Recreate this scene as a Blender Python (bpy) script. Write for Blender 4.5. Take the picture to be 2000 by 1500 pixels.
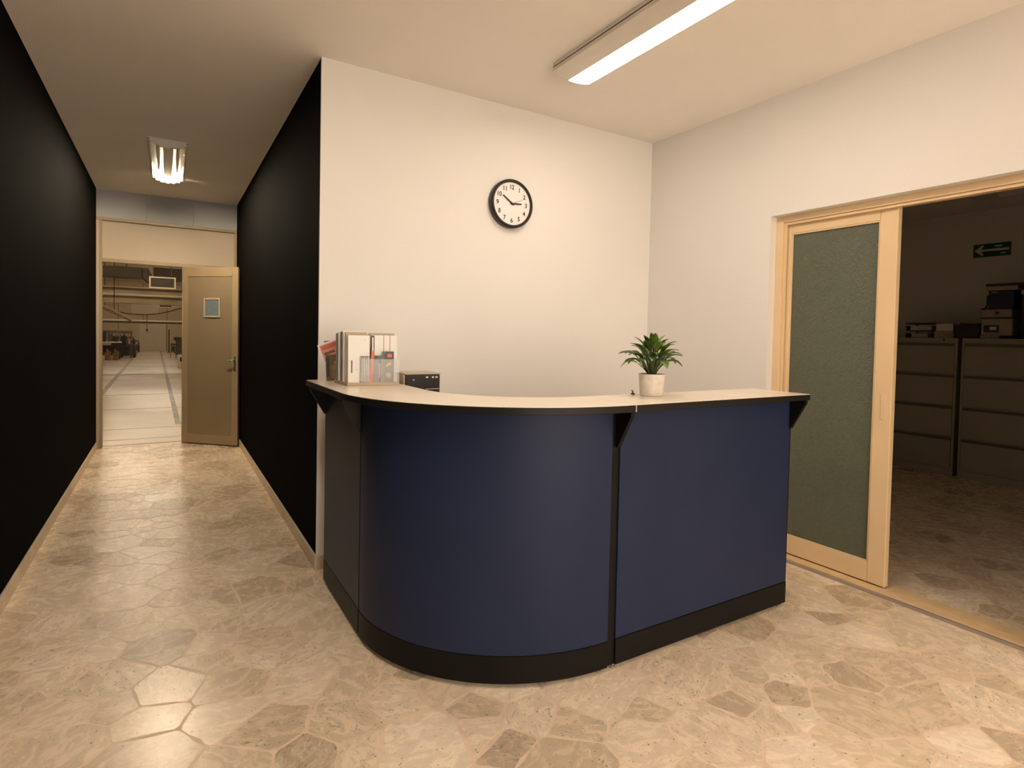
import bpy, bmesh, math, random
import numpy as np
from mathutils import Vector, Matrix

for o in list(bpy.data.objects):
    bpy.data.objects.remove(o)
scene = bpy.context.scene
C = scene.collection

# ------------------------------------------------------------------ camera
CAM_H = 1.33
F_PX, CY_PX = 1114.96, 687.37
YAW, PITCH, ROLL = 0.5441, -0.0284, 0.0207
_c, _s = math.cos(YAW), math.sin(YAW)
_w = Vector((_s * math.cos(PITCH), _c * math.cos(PITCH), math.sin(PITCH)))
_r0 = Vector((_c, -_s, 0))
_u0 = _r0.cross(_w)
_r = _r0 * math.cos(ROLL) + _u0 * math.sin(ROLL)
_u = -_r0 * math.sin(ROLL) + _u0 * math.cos(ROLL)
cd = bpy.data.cameras.new('camera')
cam = bpy.data.objects.new('camera', cd)
C.objects.link(cam)
cd.sensor_width = 36.0
cd.lens = 36.0 * F_PX / 2000.0
cd.shift_y = -(750.0 - CY_PX) / 2000.0
cd.clip_start = 0.02
cd.clip_end = 200
M = Matrix.Identity(4)
for i in range(3):
    M[i][0], M[i][1], M[i][2] = _r[i], _u[i], -_w[i]
M[0][3], M[1][3], M[2][3] = 0, 0, CAM_H
cam.matrix_world = M
scene.camera = cam

# ------------------------------------------------------------------ world and exposure
WARM = (1.0, 0.85, 0.71)
DAYLIGHT = 7.6             # warm fill daylight through the added glazed entrance behind the camera
LENS_POWER = 27.0          # ceiling lamp diffuser
CORRIDOR_POWER = 1600.0     # bulbs of the corridor lamp
WAREHOUSE_POWER = 56.0     # strip lamps in the workshop
world = bpy.data.worlds.new('world')
scene.world = world
world.use_nodes = True
world.node_tree.nodes['Background'].inputs[0].default_value = (1.0, 0.865, 0.73, 1)
world.node_tree.nodes['Background'].inputs[1].default_value = DAYLIGHT
vs = scene.view_settings
vs.view_transform = 'Standard'
vs.look = 'None'
vs.exposure = -0.04
vs.gamma = 1.0
vs.use_curve_mapping = False
scene.cycles.caustics_reflective = False
scene.cycles.caustics_refractive = False
scene.cycles.max_bounces = 9
GX0, GX1, GZ1 = -0.35, 2.85, 2.35   # added glazed entrance, unseen behind the camera, lets in fill light
pl = bpy.data.lights.new('added_entrance_portal', 'AREA')
pl.shape = 'RECTANGLE'
pl.size, pl.size_y = GX1 - GX0, GZ1
pl.cycles.is_portal = True
po = bpy.data.objects.new('added_entrance_portal', pl)
C.objects.link(po)
po.location = ((GX0 + GX1) / 2, -3.34, GZ1 / 2)
po.rotation_euler = (math.radians(90), 0, 0)

# ------------------------------------------------------------------ room dimensions
XL, XC, XR, YB, YE, ZC = -0.6592, 0.7203, 3.1974, 3.2599, 7.6579, 2.8313
YF = -3.2            # wall behind the camera
OX1, OY0, OY1, OZ = 7.30, -1.6, 3.95, 2.735     # office
OPY0, OPY1, OPZ = 0.80, 2.222, 2.10             # opening in the right wall
WX0, WX1, WY0, WY1, WZ = -6.0, 6.0, 7.80, 40.0, 4.0   # workshop
rnd = random.Random(7)


# ------------------------------------------------------------------ materials
def new_mat(name):
    m = bpy.data.materials.new(name)
    m.use_nodes = True
    return m, m.node_tree, m.node_tree.nodes['Principled BSDF']


def mat(name, col, rough=0.5, metal=0.0, spec=0.5, vary=0.06, scale=8.0, bump=0.0, bscale=60.0, coat=0.0):
    m, nt, b = new_mat(name)
    tc = nt.nodes.new('ShaderNodeTexCoord')
    n = nt.nodes.new('ShaderNodeTexNoise')
    n.inputs['Scale'].default_value = scale
    n.inputs['Detail'].default_value = 4
    nt.links.new(tc.outputs['Object'], n.inputs['Vector'])
    r = nt.nodes.new('ShaderNodeValToRGB')
    lo = tuple(c * (1 - vary) for c in col) + (1,)
    hi = tuple(min(1, c * (1 + vary)) for c in col) + (1,)
    r.color_ramp.elements[0].position, r.color_ramp.elements[1].position = 0.3, 0.7
    r.color_ramp.elements[0].color, r.color_ramp.elements[1].color = lo, hi
    nt.links.new(n.outputs['Fac'], r.inputs['Fac'])
    nt.links.new(r.outputs['Color'], b.inputs['Base Color'])
    b.inputs['Roughness'].default_value = rough
    b.inputs['Metallic'].default_value = metal
    b.inputs['Specular IOR Level'].default_value = spec
    b.inputs['Coat Weight'].default_value = coat
    if bump:
        n2 = nt.nodes.new('ShaderNodeTexNoise')
        n2.inputs['Scale'].default_value = bscale
        n2.inputs['Detail'].default_value = 5
        nt.links.new(tc.outputs['Object'], n2.inputs['Vector'])
        bp = nt.nodes.new('ShaderNodeBump')
        bp.inputs['Strength'].default_value = bump
        bp.inputs['Distance'].default_value = 0.01
        nt.links.new(n2.outputs['Fac'], bp.inputs['Height'])
        nt.links.new(bp.outputs['Normal'], b.inputs['Normal'])
    return m


def emit(name, col, strength):
    m = bpy.data.materials.new(name)
    m.use_nodes = True
    nt = m.node_tree
    nt.nodes.remove(nt.nodes['Principled BSDF'])
    e = nt.nodes.new('ShaderNodeEmission')
    e.inputs[0].default_value = (*col, 1)
    e.inputs[1].default_value = strength
    nt.links.new(e.outputs[0], nt.nodes['Material Output'].inputs['Surface'])
    return m


def clear(name, col=(1, 1, 1), see=0.8, rough=0.08):
    """thin clear plastic: light passes straight through, with a faint gloss and haze"""
    m, nt, b = new_mat(name)
    b.inputs['Base Color'].default_value = (*col, 1)
    b.inputs['Roughness'].default_value = rough
    t = nt.nodes.new('ShaderNodeBsdfTransparent')
    t.inputs[0].default_value = (*col, 1)
    mx = nt.nodes.new('ShaderNodeMixShader')
    mx.inputs[0].default_value = see
    nt.links.new(b.outputs[0], mx.inputs[1])
    nt.links.new(t.outputs[0], mx.inputs[2])
    nt.links.new(mx.outputs[0], nt.nodes['Material Output'].inputs['Surface'])
    return m


def stone_mat():
    m, nt, b = new_mat('broken_marble')
    N = nt.nodes.new
    at = N('ShaderNodeAttribute'); at.attribute_name = 'tone'
    sep = N('ShaderNodeSeparateColor')
    nt.links.new(at.outputs['Color'], sep.inputs[0])
    geo = N('ShaderNodeNewGeometry')
    off = N('ShaderNodeVectorMath'); off.operation = 'MULTIPLY_ADD'
    off.inputs[1].default_value = (40, 40, 40)
    nt.links.new(at.outputs['Color'], off.inputs[0])
    nt.links.new(geo.outputs['Position'], off.inputs[2])
    rot = N('ShaderNodeVectorRotate'); rot.rotation_type = 'Z_AXIS'
    ang = N('ShaderNodeMath'); ang.operation = 'MULTIPLY'; ang.inputs[1].default_value = 6.28
    nt.links.new(sep.outputs['Green'], ang.inputs[0])
    nt.links.new(ang.outputs[0], rot.inputs['Angle'])
    nt.links.new(off.outputs[0], rot.inputs['Vector'])
    st = N('ShaderNodeVectorMath'); st.operation = 'MULTIPLY'; st.inputs[1].default_value = (1, 1.7, 1)
    nt.links.new(rot.outputs[0], st.inputs[0])

    base = N('ShaderNodeValToRGB')
    cr = base.color_ramp
    cr.elements[0].position = 0.0; cr.elements[0].color = (0.55, 0.44, 0.315, 1)
    cr.elements[1].position = 1.0; cr.elements[1].color = (0.94, 0.80, 0.63, 1)
    for p, c in ((0.18, (0.64, 0.51, 0.36, 1)), (0.4, (0.78, 0.635, 0.46, 1)), (0.75, (0.88, 0.73, 0.55, 1))):
        e = cr.elements.new(p); e.color = c
    nt.links.new(sep.outputs['Red'], base.inputs['Fac'])

    n1 = N('ShaderNodeTexNoise')
    n1.inputs['Scale'].default_value = 13; n1.inputs['Detail'].default_value = 8
    n1.inputs['Roughness'].default_value = 0.65; n1.inputs['Distortion'].default_value = 0.9
    nt.links.new(st.outputs[0], n1.inputs['Vector'])
    r1 = N('ShaderNodeValToRGB')
    r1.color_ramp.elements[0].position = 0.36; r1.color_ramp.elements[0].color = (0.80, 0.79, 0.77, 1)
    r1.color_ramp.elements[1].position = 0.62; r1.color_ramp.elements[1].color = (1.12, 1.11, 1.09, 1)
    nt.links.new(n1.outputs['Fac'], r1.inputs['Fac'])
    m1 = N('ShaderNodeMixRGB'); m1.blend_type = 'MULTIPLY'; m1.inputs[0].default_value = 0.62
    nt.links.new(base.outputs[0], m1.inputs[1]); nt.links.new(r1.outputs[0], m1.inputs[2])

    # shell-like pale and dark streaks
    n2 = N('ShaderNodeTexNoise')
    n2.inputs['Scale'].default_value = 24; n2.inputs['Detail'].default_value = 3; n2.inputs['Distortion'].default_value = 2.6
    nt.links.new(st.outputs[0], n2.inputs['Vector'])
    r2 = N('ShaderNodeValToRGB')
    r2.color_ramp.elements[0].position = 0.605; r2.color_ramp.elements[0].color = (0, 0, 0, 1)
    r2.color_ramp.elements[1].position = 0.655; r2.color_ramp.elements[1].color = (1, 1, 1, 1)
    nt.links.new(n2.outputs['Fac'], r2.inputs['Fac'])
    dk = N('ShaderNodeMath'); dk.operation = 'MULTIPLY'
    hv = N('ShaderNodeMapRange')
    hv.inputs['From Min'].default_value = 0.35; hv.inputs['From Max'].default_value = 1.0
    hv.inputs['To Min'].default_value = 0.04; hv.inputs['To Max'].default_value = 0.62
    nt.links.new(sep.outputs['Blue'], hv.inputs['Value'])
    nt.links.new(hv.outputs[0], dk.inputs[1])
    nt.links.new(r2.outputs[0], dk.inputs[0])
    m2 = N('ShaderNodeMixRGB'); m2.inputs[2].default_value = (0.20, 0.165, 0.125, 1)
    nt.links.new(dk.outputs[0], m2.inputs[0]); nt.links.new(m1.outputs[0], m2.inputs[1])
    r3 = N('ShaderNodeValToRGB')
    r3.color_ramp.elements[0].position = 0.34; r3.color_ramp.elements[0].color = (0.6, 0.6, 0.6, 1)
    r3.color_ramp.elements[1].position = 0.40; r3.color_ramp.elements[1].color = (0, 0, 0, 1)
    nt.links.new(n2.outputs['Fac'], r3.inputs['Fac'])
    m3 = N('ShaderNodeMixRGB'); m3.inputs[2].default_value = (0.82, 0.73, 0.60, 1)
    nt.links.new(r3.outputs[0], m3.inputs[0]); nt.links.new(m2.outputs[0], m3.inputs[1])
    # small pits
    v = N('ShaderNodeTexNoise'); v.inputs['Scale'].default_value = 55; v.inputs['Detail'].default_value = 2
    nt.links.new(st.outputs[0], v.inputs['Vector'])
    r4 = N('ShaderNodeValToRGB')
    r4.color_ramp.elements[0].position = 0.685; r4.color_ramp.elements[0].color = (0, 0, 0, 1)
    r4.color_ramp.elements[1].position = 0.72; r4.color_ramp.elements[1].color = (0.8, 0.8, 0.8, 1)
    nt.links.new(v.outputs['Fac'], r4.inputs['Fac'])
    m4 = N('ShaderNodeMixRGB'); m4.inputs[2].default_value = (0.10, 0.08, 0.06, 1)
    nt.links.new(r4.outputs[0], m4.inputs[0]); nt.links.new(m3.outputs[0], m4.inputs[1])
    nt.links.new(m4.outputs[0], b.inputs['Base Color'])
    rr = N('ShaderNodeMapRange')
    rr.inputs['To Min'].default_value = 0.20; rr.inputs['To Max'].default_value = 0.34
    nt.links.new(n1.outputs['Fac'], rr.inputs['Value'])
    nt.links.new(rr.outputs[0], b.inputs['Roughness'])
    b.inputs['Specular IOR Level'].default_value = 0.45
    bp = N('ShaderNodeBump'); bp.inputs['Strength'].default_value = 0.05; bp.inputs['Distance'].default_value = 0.004
    nt.links.new(n1.outputs['Fac'], bp.inputs['Height'])
    nt.links.new(bp.outputs['Normal'], b.inputs['Normal'])
    return m


def frosted_mat():
    m, nt, b = new_mat('textured_glass')
    N = nt.nodes.new
    tc = N('ShaderNodeTexCoord')
    n = N('ShaderNodeTexNoise'); n.inputs['Scale'].default_value = 26; n.inputs['Detail'].default_value = 4
    n.inputs['Distortion'].default_value = 3.0
    nt.links.new(tc.outputs['Object'], n.inputs['Vector'])
    bp = N('ShaderNodeBump'); bp.inputs['Strength'].default_value = 0.55; bp.inputs['Distance'].default_value = 0.012
    nt.links.new(n.outputs['Fac'], bp.inputs['Height'])
    nt.links.new(bp.outputs['Normal'], b.inputs['Normal'])
    r = N('ShaderNodeValToRGB')
    r.color_ramp.elements[0].position = 0.35; r.color_ramp.elements[0].color = (0.135, 0.150, 0.108, 1)
    r.color_ramp.elements[1].position = 0.7; r.color_ramp.elements[1].color = (0.185, 0.200, 0.146, 1)
    nt.links.new(n.outputs['Fac'], r.inputs['Fac'])
    nt.links.new(r.outputs[0], b.inputs['Base Color'])
    b.inputs['Roughness'].default_value = 0.32
    t = N('ShaderNodeBsdfTranslucent'); t.inputs[0].default_value = (0.45, 0.52, 0.42, 1)
    mx = N('ShaderNodeMixShader'); mx.inputs[0].default_value = 0.25
    nt.links.new(b.outputs[0], mx.inputs[1]); nt.links.new(t.outputs[0], mx.inputs[2])
    nt.links.new(mx.outputs[0], nt.nodes['Material Output'].inputs['Surface'])
    return m


MT = {
    'white_wall': mat('cream_white_plaster', (0.83, 0.80, 0.755), 0.75, vary=0.015, scale=1.5, bump=0.06, bscale=180),
    'ceiling': mat('ceiling_plaster', (0.90, 0.855, 0.79), 0.85, vary=0.02, scale=2, bump=0.12, bscale=140),
    'black_wall': mat('black_wall_paint', (0.0028, 0.0026, 0.0024), 0.85, spec=0.02, vary=0.15, scale=3, bump=0.05, bscale=160),
    'baseboard': mat('beige_stone_skirting', (0.68, 0.56, 0.41), 0.35, vary=0.12, scale=6),
    'cement': mat('pink_beige_cement', (0.82, 0.635, 0.465), 0.5, vary=0.12, scale=14),
    'stone': stone_mat(),
    'navy': mat('navy_laminate', (0.0185, 0.0285, 0.070), 0.43, spec=0.17, vary=0.05, scale=5, bump=0.02, bscale=400),
    'kick': mat('black_kick_laminate', (0.0085, 0.008, 0.0075), 0.45, spec=0.13, vary=0.1, scale=6),
    'black_metal': mat('black_powder_coat', (0.008, 0.0075, 0.007), 0.5, spec=0.15, vary=0.1),
    'edge': mat('black_edge_band', (0.012, 0.011, 0.010), 0.42, spec=0.2, vary=0.1),
    'top': mat('pale_wood_worktop', (0.78, 0.68, 0.555), 0.30, vary=0.05, scale=5, coat=0.2),
    'cream_wood': mat('cream_painted_wood', (0.80, 0.60, 0.355), 0.42, vary=0.04, scale=4),
    'sill_wood': mat('cream_painted_threshold', (0.74, 0.53, 0.29), 0.45, vary=0.12, scale=12),
    'sill_metal': mat('grey_threshold_edge', (0.40, 0.34, 0.28), 0.4, metal=0.3, vary=0.06),
    'frosted': frosted_mat(),
    'tan': mat('tan_painted_steel', (0.26, 0.195, 0.118), 0.42, vary=0.06, scale=3),
    'tan_frame': mat('tan_door_frame', (0.34, 0.255, 0.15), 0.45, vary=0.08, scale=5),
    'transom': mat('beige_transom_board', (0.46, 0.38, 0.285), 0.6, vary=0.03, scale=3),
    'grey_board': mat('blue_grey_board', (0.40, 0.405, 0.415), 0.6, vary=0.05, scale=4),
    'chrome': mat('brushed_chrome', (0.62, 0.60, 0.57), 0.25, metal=1.0, vary=0.04),
    'satin': mat('satin_silver_paint', (0.62, 0.60, 0.57), 0.4, metal=0.15, vary=0.03),
    'steel': mat('dull_steel', (0.42, 0.40, 0.37), 0.4, metal=0.9, vary=0.06),
    'white_plastic': mat('white_plastic', (0.80, 0.78, 0.74), 0.45, vary=0.02),
    'dial': mat('clock_dial', (0.86, 0.83, 0.78), 0.6, vary=0.015),
    'black_plastic': mat('black_plastic', (0.014, 0.013, 0.012), 0.4, vary=0.1),
    'ink': mat('black_ink', (0.012, 0.011, 0.010), 0.6, vary=0.05),
    'lamp_shell': mat('champagne_lamp_shell', (0.74, 0.69, 0.62), 0.4, metal=0.2, vary=0.03),
    'lens': emit('lit_lamp_diffuser', WARM, LENS_POWER),
    'bulb': emit('lit_bulb', (1.0, 0.83, 0.62), CORRIDOR_POWER),
    'flute': clear('fluted_acrylic', (0.96, 0.95, 0.92), 0.72, 0.12),
    'acrylic': clear('clear_acrylic', (0.97, 0.97, 0.97), 0.82, 0.06),
    'added_entrance_glass': clear('clear_added_entrance_glass', (0.98, 0.98, 0.97), 0.92, 0.03),
    'pot': mat('speckled_cream_ceramic', (0.74, 0.67, 0.58), 0.45, vary=0.10, scale=40),
    'soil': mat('potting_soil', (0.035, 0.022, 0.014), 0.95, vary=0.4, scale=90, bump=0.6, bscale=120),
    'leaf': mat('glossy_green_leaf', (0.085, 0.165, 0.022), 0.36, vary=0.35, scale=22),
    'leaf2': mat('dark_green_leaf', (0.032, 0.075, 0.014), 0.36, vary=0.3, scale=22),
    'leaf3': mat('young_green_leaf', (0.15, 0.24, 0.03), 0.38, vary=0.25, scale=22),
    'stem': mat('leaf_stalk', (0.07, 0.10, 0.02), 0.5, vary=0.2),
    'paper': mat('white_paper', (0.84, 0.82, 0.79), 0.6, vary=0.015),
    'paper_tan': mat('tan_paper', (0.48, 0.39, 0.27), 0.65, vary=0.08),
    'paper_grey': mat('grey_print', (0.13, 0.125, 0.115), 0.45, vary=0.18, scale=30),
    'paper_black': mat('black_print', (0.022, 0.020, 0.016), 0.35, vary=0.25, scale=30),
    'orange': mat('orange_print', (0.78, 0.17, 0.06), 0.5, vary=0.05),
    'red': mat('faded_red_print', (0.62, 0.13, 0.08), 0.55, vary=0.08),
    'pink': mat('pale_red_print', (0.66, 0.32, 0.24), 0.55, vary=0.12, scale=30),
    'yellow': mat('yellow_print', (0.66, 0.50, 0.10), 0.5, vary=0.15, scale=60),
    'olive': mat('olive_print', (0.15, 0.16, 0.10), 0.5, vary=0.2, scale=20),
    'brown_print': mat('brown_print', (0.17, 0.11, 0.055), 0.5, vary=0.35, scale=30),
    'cabinet': mat('grey_beige_cabinet_steel', (0.44, 0.41, 0.355), 0.42, vary=0.03),
    'cab_gap': mat('dark_drawer_recess', (0.15, 0.14, 0.125), 0.5, vary=0.05),
    'dark_box': mat('charcoal_plastic', (0.045, 0.042, 0.036), 0.5, vary=0.15),
    'beige_plastic': mat('beige_machine_plastic', (0.46, 0.41, 0.335), 0.5, vary=0.05),
    'blue_box': mat('deep_blue_box', (0.018, 0.035, 0.085), 0.5, vary=0.15),
    'green_sign': mat('green_sign_face', (0.0, 0.075, 0.02), 0.5, vary=0.05),
    'sign_white': mat('sign_white', (0.72, 0.72, 0.66), 0.5, vary=0.02),
    'concrete': mat('workshop_concrete', (0.66, 0.57, 0.45), 0.28, vary=0.14, scale=0.9),
    'wline': mat('worn_grey_floor_paint', (0.33, 0.30, 0.255), 0.45, vary=0.3, scale=5),
    'wjoint_shadow': mat('floor_joint_and_shadow', (0.47, 0.39, 0.27), 0.5, vary=0.35, scale=1.3),
    'wh_wall': mat('workshop_cream_panels', (0.58, 0.465, 0.31), 0.7, vary=0.04, scale=1),
    'wh_panel': mat('workshop_pale_board', (0.70, 0.60, 0.44), 0.7, vary=0.03, scale=1),
    'wh_beam': mat('workshop_beam_paint', (0.42, 0.33, 0.205), 0.6, vary=0.12, scale=2),
    'wh_dark': mat('workshop_dark_duct', (0.085, 0.066, 0.042), 0.6, vary=0.2, scale=2),
    'machine': mat('workshop_machine_grey', (0.045, 0.040, 0.033), 0.5, vary=0.35, scale=6),
    'machine2': mat('workshop_machine_olive', (0.11, 0.095, 0.060), 0.5, vary=0.35, scale=6),
    'timber': mat('workshop_timber', (0.30, 0.20, 0.09), 0.6, vary=0.3, scale=8),
    'yellow_paint': mat('machine_yellow', (0.50, 0.34, 0.05), 0.45, vary=0.15),
    'strip': emit('lit_workshop_tube', (1.0, 0.84, 0.63), WAREHOUSE_POWER),
    'blue_pane': mat('blue_grey_pane', (0.16, 0.21, 0.23), 0.25, vary=0.1, scale=30),
}


# ------------------------------------------------------------------ mesh helpers
class MB:
    def __init__(self):
        self.v, self.f, self.m = [], [], []

    def add(self, verts, faces, mi=0, T=None):
        n = len(self.v)
        for p in verts:
            p = Vector(p)
            self.v.append(tuple(T @ p) if T else tuple(p))
        for fc in faces:
            self.f.append(tuple(i + n for i in fc))
            self.m.append(mi)
        return self

    def box(self, x0, x1, y0, y1, z0, z1, mi=0, T=None):
        v = [(x0, y0, z0), (x1, y0, z0), (x1, y1, z0), (x0, y1, z0), (x0, y0, z1), (x1, y0, z1), (x1, y1, z1), (x0, y1, z1)]
        f = [(0, 3, 2, 1), (4, 5, 6, 7), (0, 1, 5, 4), (1, 2, 6, 5), (2, 3, 7, 6), (3, 0, 4, 7)]
        return self.add(v, f, mi, T)

    def prism(self, poly, a, b, axis='z', mi=0, T=None):
        """poly: 2D outline; axis z -> (x,y), y -> (x,z), x -> (y,z)"""
        def P(p, h):
            return {'z': (p[0], p[1], h), 'y': (p[0], h, p[1]), 'x': (h, p[0], p[1])}[axis]
        n = len(poly)
        v = [P(p, a) for p in poly] + [P(p, b) for p in poly]
        f = [tuple(range(n))[::-1], tuple(range(n, 2 * n))]
        for i in range(n):
            j = (i + 1) % n
            f.append((i, j, n + j, n + i))
        return self.add(v, f, mi, T)

    def cyl(self, p0, p1, r0, r1=None, n=16, mi=0, T=None, caps=True):
        r1 = r0 if r1 is None else r1
        p0, p1 = Vector(p0), Vector(p1)
        d = (p1 - p0).normalized()
        a = d.orthogonal().normalized()
        b = d.cross(a)
        v, f = [], []
        for p, r in ((p0, r0), (p1, r1)):
            for i in range(n):
                t = 2 * math.pi * i / n
                v.append(p + a * (r * math.cos(t)) + b * (r * math.sin(t)))
        for i in range(n):
            j = (i + 1) % n
            f.append((i, j, n + j, n + i))
        if caps:
            f.append(tuple(range(n))[::-1])
            f.append(tuple(range(n, 2 * n)))
        return self.add(v, f, mi, T)

    def tube(self, pts, r, n=8, mi=0, T=None):
        pts = [Vector(p) for p in pts]
        rs = r if isinstance(r, (list, tuple)) else [r] * len(pts)
        v, f = [], []
        a = None
        for k, p in enumerate(pts):
            d = (pts[min(k + 1, len(pts) - 1)] - pts[max(k - 1, 0)]).normalized()
            if a is None:
                a = d.orthogonal().normalized()
            a = (a - d * a.dot(d)).normalized()
            b = d.cross(a)
            for i in range(n):
                t = 2 * math.pi * i / n
                v.append(p + a * (rs[k] * math.cos(t)) + b * (rs[k] * math.sin(t)))
        for k in range(len(pts) - 1):
            for i in range(n):
                j = (i + 1) % n
                f.append((k * n + i, k * n + j, (k + 1) * n + j, (k + 1) * n + i))
        f.append(tuple(range(n))[::-1])
        f.append(tuple(range((len(pts) - 1) * n, len(pts) * n)))
        return self.add(v, f, mi, T)

    def lathe(self, prof, n=32, mi=0, T=None):
        v, f = [], []
        for (r, z) in prof:
            for i in range(n):
                t = 2 * math.pi * i / n
                v.append((r * math.cos(t), r * math.sin(t), z))
        for k in range(len(prof) - 1):
            for i in range(n):
                j = (i + 1) % n
                f.append((k * n + i, k * n + j, (k + 1) * n + j, (k + 1) * n + i))
        return self.add(v, f, mi, T)

    def build(self, name, mats, parent=None, bevel=0.0, smooth=False, seg=2, angle=40):
        me = bpy.data.meshes.new(name)
        me.from_pydata(self.v, [], self.f)
        if not isinstance(mats, (list, tuple)):
            mats = [mats]
        for mm in mats:
            me.materials.append(MT[mm] if isinstance(mm, str) else mm)
        me.polygons.foreach_set('material_index', self.m)
        bm = bmesh.new()
        bm.from_mesh(me)
        bmesh.ops.recalc_face_normals(bm, faces=bm.faces)
        if smooth:
            for fc in bm.faces:
                fc.smooth = True
            ca = math.radians(angle)
            for ed in bm.edges:
                if len(ed.link_faces) == 2 and ed.calc_face_angle(0) > ca:
                    ed.smooth = False
        bm.to_mesh(me)
        bm.free()
        o = bpy.data.objects.new(name, me)
        C.objects.link(o)
        if parent:
            o.parent = parent
        if bevel:
            bv = o.modifiers.new('bevel', 'BEVEL')
            bv.width = bevel
            bv.segments = seg
            bv.limit_method = 'ANGLE'
            bv.angle_limit = math.radians(35)
        return o


def tag(o, label=None, cat=None, group=None, kind=None):
    if label: o['label'] = label
    if cat: o['category'] = cat
    if group: o['group'] = group
    if kind: o['kind'] = kind
    return o


def thing(name, loc, label, cat, group=None, rz=0.0):
    o = bpy.data.objects.new(name, None)
    o.empty_display_size = 0.1
    C.objects.link(o)
    o.location = loc
    o.rotation_euler = (0, 0, rz)
    return tag(o, label, cat, group)


def struct(name, label, cat, loc=(0, 0, 0), rz=0.0):
    o = thing(name, loc, label, cat, None, rz)
    o['kind'] = 'structure'
    return o


def sbox(name, dims, m, label, cat, parent=None, bevel=0):
    o = MB().box(*dims).build(name, m, parent, bevel)
    if parent is None:
        tag(o, label, cat, kind='structure')
    return o


def text_mesh(s, size):
    """flat glyph outlines as (verts, faces), centred"""
    cu = bpy.data.curves.new('glyph', 'FONT')
    cu.body = s
    cu.size = size
    cu.align_x = 'CENTER'
    cu.align_y = 'CENTER'
    cu.offset = size * 0.022
    o = bpy.data.objects.new('glyph', cu)
    C.objects.link(o)
    dg = bpy.context.evaluated_depsgraph_get()
    dg.update()
    me = o.evaluated_get(dg).to_mesh()
    v = [tuple(p.co) for p in me.vertices]
    f = [tuple(p.vertices) for p in me.polygons]
    o.evaluated_get(dg).to_mesh_clear()
    bpy.data.objects.remove(o)
    bpy.data.curves.remove(cu)
    xs = [p[0] for p in v]; ys = [p[1] for p in v]
    cx, cy = (min(xs) + max(xs)) / 2, (min(ys) + max(ys)) / 2
    return [(p[0] - cx, p[1] - cy, 0) for p in v], f


# ================================================================== THE SETTING
T = 0.12
floor = MB().box(XL - T, OX1 + T, YF - T, YE + 0.14, -0.06, -0.0006).build('floor', 'cement')
tag(floor, 'polished floor of broken beige marble pieces in pink cement', 'floor', kind='structure')

sbox('ceiling', (XL - T, XR + T, YF - T, YE + 0.14, ZC, ZC + 0.1), 'ceiling', 'cream plaster ceiling over the reception and corridor', 'ceiling')
sbox('wall_left', (XL - T, XL, YF, YE, -0.05, ZC), 'black_wall', 'matt black wall along the left of the corridor', 'wall')
# block between corridor and reception: black towards the corridor, cream towards the desk
sbox('wall_corridor', (XC, XC + 0.10, YB + 0.004, YE, -0.05, ZC), 'black_wall', 'matt black wall along the right of the corridor', 'wall')
sbox('wall_back', (XC + 0.006, XR + T, YB, YB + 0.10, -0.05, ZC), 'white_wall', 'cream white wall behind the reception counter', 'wall')
o = MB().box(XC - 0.002, XC + 0.012, YB - 0.002, YB + 0.012, 0.075, ZC).build('trim_1', 'white_wall')
tag(o, 'white corner bead where black corridor wall meets cream wall', 'trim', kind='structure')
wf_ = struct('wall_front', 'cream wall with the added glazed entrance at the near end', 'wall')
MB().box(XL - T, GX0, YF - T, YF, -0.05, ZC).build('wall_section', 'white_wall', wf_)
MB().box(GX1, XR + T, YF - T, YF, -0.05, ZC).build('wall_section', 'white_wall', wf_)
MB().box(GX0, GX1, YF - T, YF, GZ1, ZC).build('wall_section', 'white_wall', wf_)
gd = struct('added_door_3', 'added glazed entrance with cream frame, unseen behind the viewer', 'door')  # invented entrance, added so daylight can fill the reception
for k in range(4):
    x = GX0 + (GX1 - GX0 - .06) * k / 3
    MB().box(x, x + .06, YF - .09, YF - .03, 0, GZ1).build('mullion', 'cream_wood', gd)
MB().box(GX0, GX1, YF - .09, YF - .03, GZ1 - .06, GZ1).build('head', 'cream_wood', gd)
MB().box(GX0, GX1, YF - .09, YF - .03, 0, .08).build('bottom_rail', 'cream_wood', gd)
for k in range(3):
    x = GX0 + (GX1 - GX0 - .06) * k / 3 + .06
    MB().box(x, x + (GX1 - GX0 - .06) / 3 - .06, YF - .064, YF - .058, .08, GZ1 - .06).build('pane', 'added_entrance_glass', gd)
# right wall with the sliding-door opening
wr = struct('wall_right', 'cream white wall holding the sliding glass door', 'wall')
WT = 0.20
MB().box(XR, XR + WT, OPY1, YB + 0.1, -0.05, ZC).build('wall_section', 'white_wall', wr)
MB().box(XR, XR + WT, YF - T, OPY0, -0.05, ZC).build('wall_section', 'white_wall', wr)
MB().box(XR, XR + WT, OPY0, OPY1, OPZ, ZC).build('wall_section', 'white_wall', wr)
# office shell
sbox('wall_office_far', (OX1, OX1 + T, OY0 - T, OY1 + T, -0.05, OZ), 'white_wall', 'plain wall behind the filing cabinets in the dark office', 'wall')
sbox('wall_office_side', (XR + WT, OX1, OY1, OY1 + T, -0.05, OZ), 'white_wall', 'side wall of the dark office behind the glass door', 'wall')
sbox('wall_office_near', (XR + WT, OX1, OY0 - T, OY0, -0.05, OZ), 'white_wall', 'near side wall of the dark office', 'wall')
sbox('ceiling_office', (XR + WT, OX1 + T, OY0 - T, OY1 + T, OZ, OZ + 0.1), 'ceiling', 'ceiling of the dark office', 'ceiling')

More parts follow.
